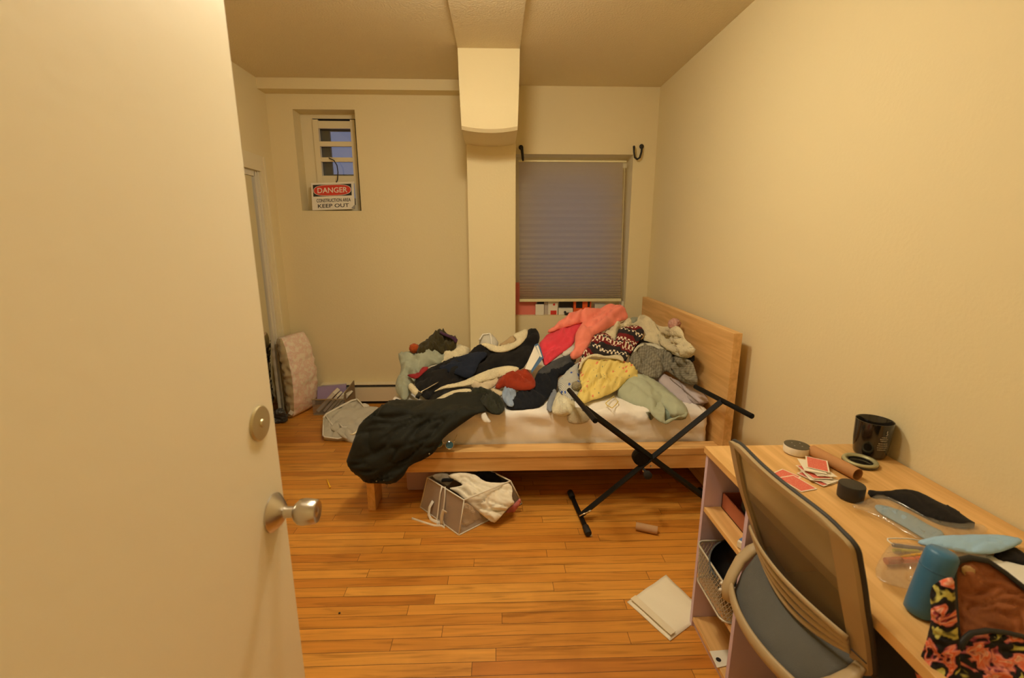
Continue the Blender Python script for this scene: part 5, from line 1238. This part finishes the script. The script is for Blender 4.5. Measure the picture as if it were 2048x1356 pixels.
# dark trim round the sitter's side of the frame
def outline(off):
    pts = [bk_pt(1, .04 + .90 * i / 24, off) for i in range(25)] + [bk_pt(1, .94 + .06 * i / 6, off) for i in range(1, 7)]
    pts += [bk_pt(1 - 2 * i / 20, 1, off) for i in range(1, 20)]
    pts += [bk_pt(-1, 1 - .06 * i / 6, off) for i in range(7)] + [bk_pt(-1, .94 - .90 * i / 24, off) for i in range(1, 25)]
    return pts
k = MB(); k.tube(outline(.016), .0055, 8); k.build('edge_trim', TRIM, ch, True)
k = MB(); k.tube([bk_pt(-.80 - .2 * i / 6, .16, -.002) for i in range(7)], .0012, 6); k.build('frame_seam', TRIM, ch, True)
# lumbar slats
for q_ in range(4):
    pts = []
    for i in range(25):
        s = -1 + 2 * i / 24; e = 1 - abs(s) ** 2.2 * .62
        h = (.668 - ZB) / (ZT - ZB) + (q_ - 1.5) * .082 * e - .060 * (1 - s * s) 
        pts.append(bk_pt(s * .86, h, -.010 - .018 * (1 - s * s)))
    k = MB(); k.tube(pts, .0080, 10, flat=.5, up=(1, 0, 0)); k.build('lumbar_slat', FRM, ch, True)
# bracket arms and lower band
def bracket(s):
    y = lambda v: YC + s * v
    pts = [Vector((.800, y(.200), .622)), Vector((.778, y(.206), .598)), Vector((.745, y(.200), .570)), Vector((.715, y(.182), .535)), Vector((.692, y(.165), .505)), Vector((.690, y(.155), .478)), Vector((.715, y(.150), .462)), Vector((.745, y(.150), .460))]
    k = MB(); k.tube(pts, [.014, .019, .018, .0175, .0175, .0175, .015, .012], 12, flat=.55, up=(1, 0, 0)); k.build('bracket_arm', FRM, ch, True)
bracket(1); bracket(-1)
def band_pt(s, z=.505): return Vector((.708 - .040 * (1 - s * s), YC + .172 * s, z))
k = MB(); k.tube([band_pt(1 - i / 10) for i in range(21)], .019, 12, flat=.45, up=(1, 0, 0)); k.build('lower_band', FRM, ch, True)
# lower back cushion between the lumbar slats and the band
k = MB(); rows = []
for i in range(15):
    f = i / 14; row = []
    for j in range(33):
        s = -1 + j / 16
        top = bk_pt(s * .86, .10 - .05 * (1 - s * s), .012); bot = band_pt(s * .98, .490) + Vector((.012, 0, 0))
        q = top.lerp(bot, f); q.x += -.012 * math.sin(f * math.pi) + .004 * noise.noise(Vector((s * 3, f * 4, 1)))
        row.append(q)
    rows.append(row)
V = [[[k.bm.verts.new(p + Vector((o_, 0, 0))) for p in r] for r in rows] for o_ in (0, .022)]
for i in range(14):
    for j in range(32):
        k.bm.faces.new((V[0][i][j], V[0][i + 1][j], V[0][i + 1][j + 1], V[0][i][j + 1])); k.bm.faces.new((V[1][i][j], V[1][i][j + 1], V[1][i + 1][j + 1], V[1][i + 1][j]))
for i in range(14):
    for j in (0, 32): k.bm.faces.new((V[0][i][j], V[1][i][j], V[1][i + 1][j], V[0][i + 1][j]))
for j in range(32):
    for i in (0, 14): k.bm.faces.new((V[0][i][j], V[0][i][j + 1], V[1][i][j + 1], V[1][i][j]))
k.build('lower_cushion', F('cushion_blue_grey', (.120, .120, .112), var=.08), ch, True)
k = MB(); k.tube([(.690, YC, .49), (.735, YC, .43), (.82, YC, .375), (.93, YC, .375)], .022, 12, flat=.6); k.build('back_support', FRM, ch, True)
SEATF = F('seat_fabric', (.13, .15, .17), var=.06)
k = MB(); k.b2((.845, YC - .225, .425), (1.27, YC + .220, .525), .035); k.build('seat', SEATF, ch, 60)
MB().b2((.86, YC - .12, .36), (1.14, YC + .12, .404), .01).build('seat_plate', TRIM, ch)
MB().lathe([(.030, .10), (.030, .24), (.022, .242), (.022, .36)], (1.0, YC, 0), seg=24).build('gas_column', TRIM, ch, 40)
for i in range(5):
    a = 2 * math.pi * i / 5 + .6; d = Vector((math.cos(a), math.sin(a), 0))
    k = MB(); k.tube([Vector((1.0, YC, .11)) + d * .02, Vector((1.0, YC, .10)) + d * .10, Vector((1.0, YC, .075)) + d * .185], [.026, .022, .016], 10); lg = k.build('base_leg', TRIM, ch, True)
    w = Vector((1.0, YC, .028)) + d * .185; t_ = Vector((-d.y, d.x, 0))
    k = MB(); k.lathe([(.010, -.018), (.027, -.016), (.028, 0), (.027, .016), (.010, .018)], w, t_, 20); k.build('caster', RUB, lg, 40)
vs_ = SC.view_settings
vs_.view_transform = 'Standard'; vs_.look = 'None'; vs_.gamma = 1.0; vs_.exposure = EXPO; vs_.use_curve_mapping = False
SC.display_settings.display_device = 'sRGB'

cy = SC.cycles
cy.max_bounces = 8; cy.diffuse_bounces = 5; cy.glossy_bounces = 4; cy.transmission_bounces = 6; cy.transparent_max_bounces = 12
cy.caustics_reflective = False; cy.caustics_refractive = False
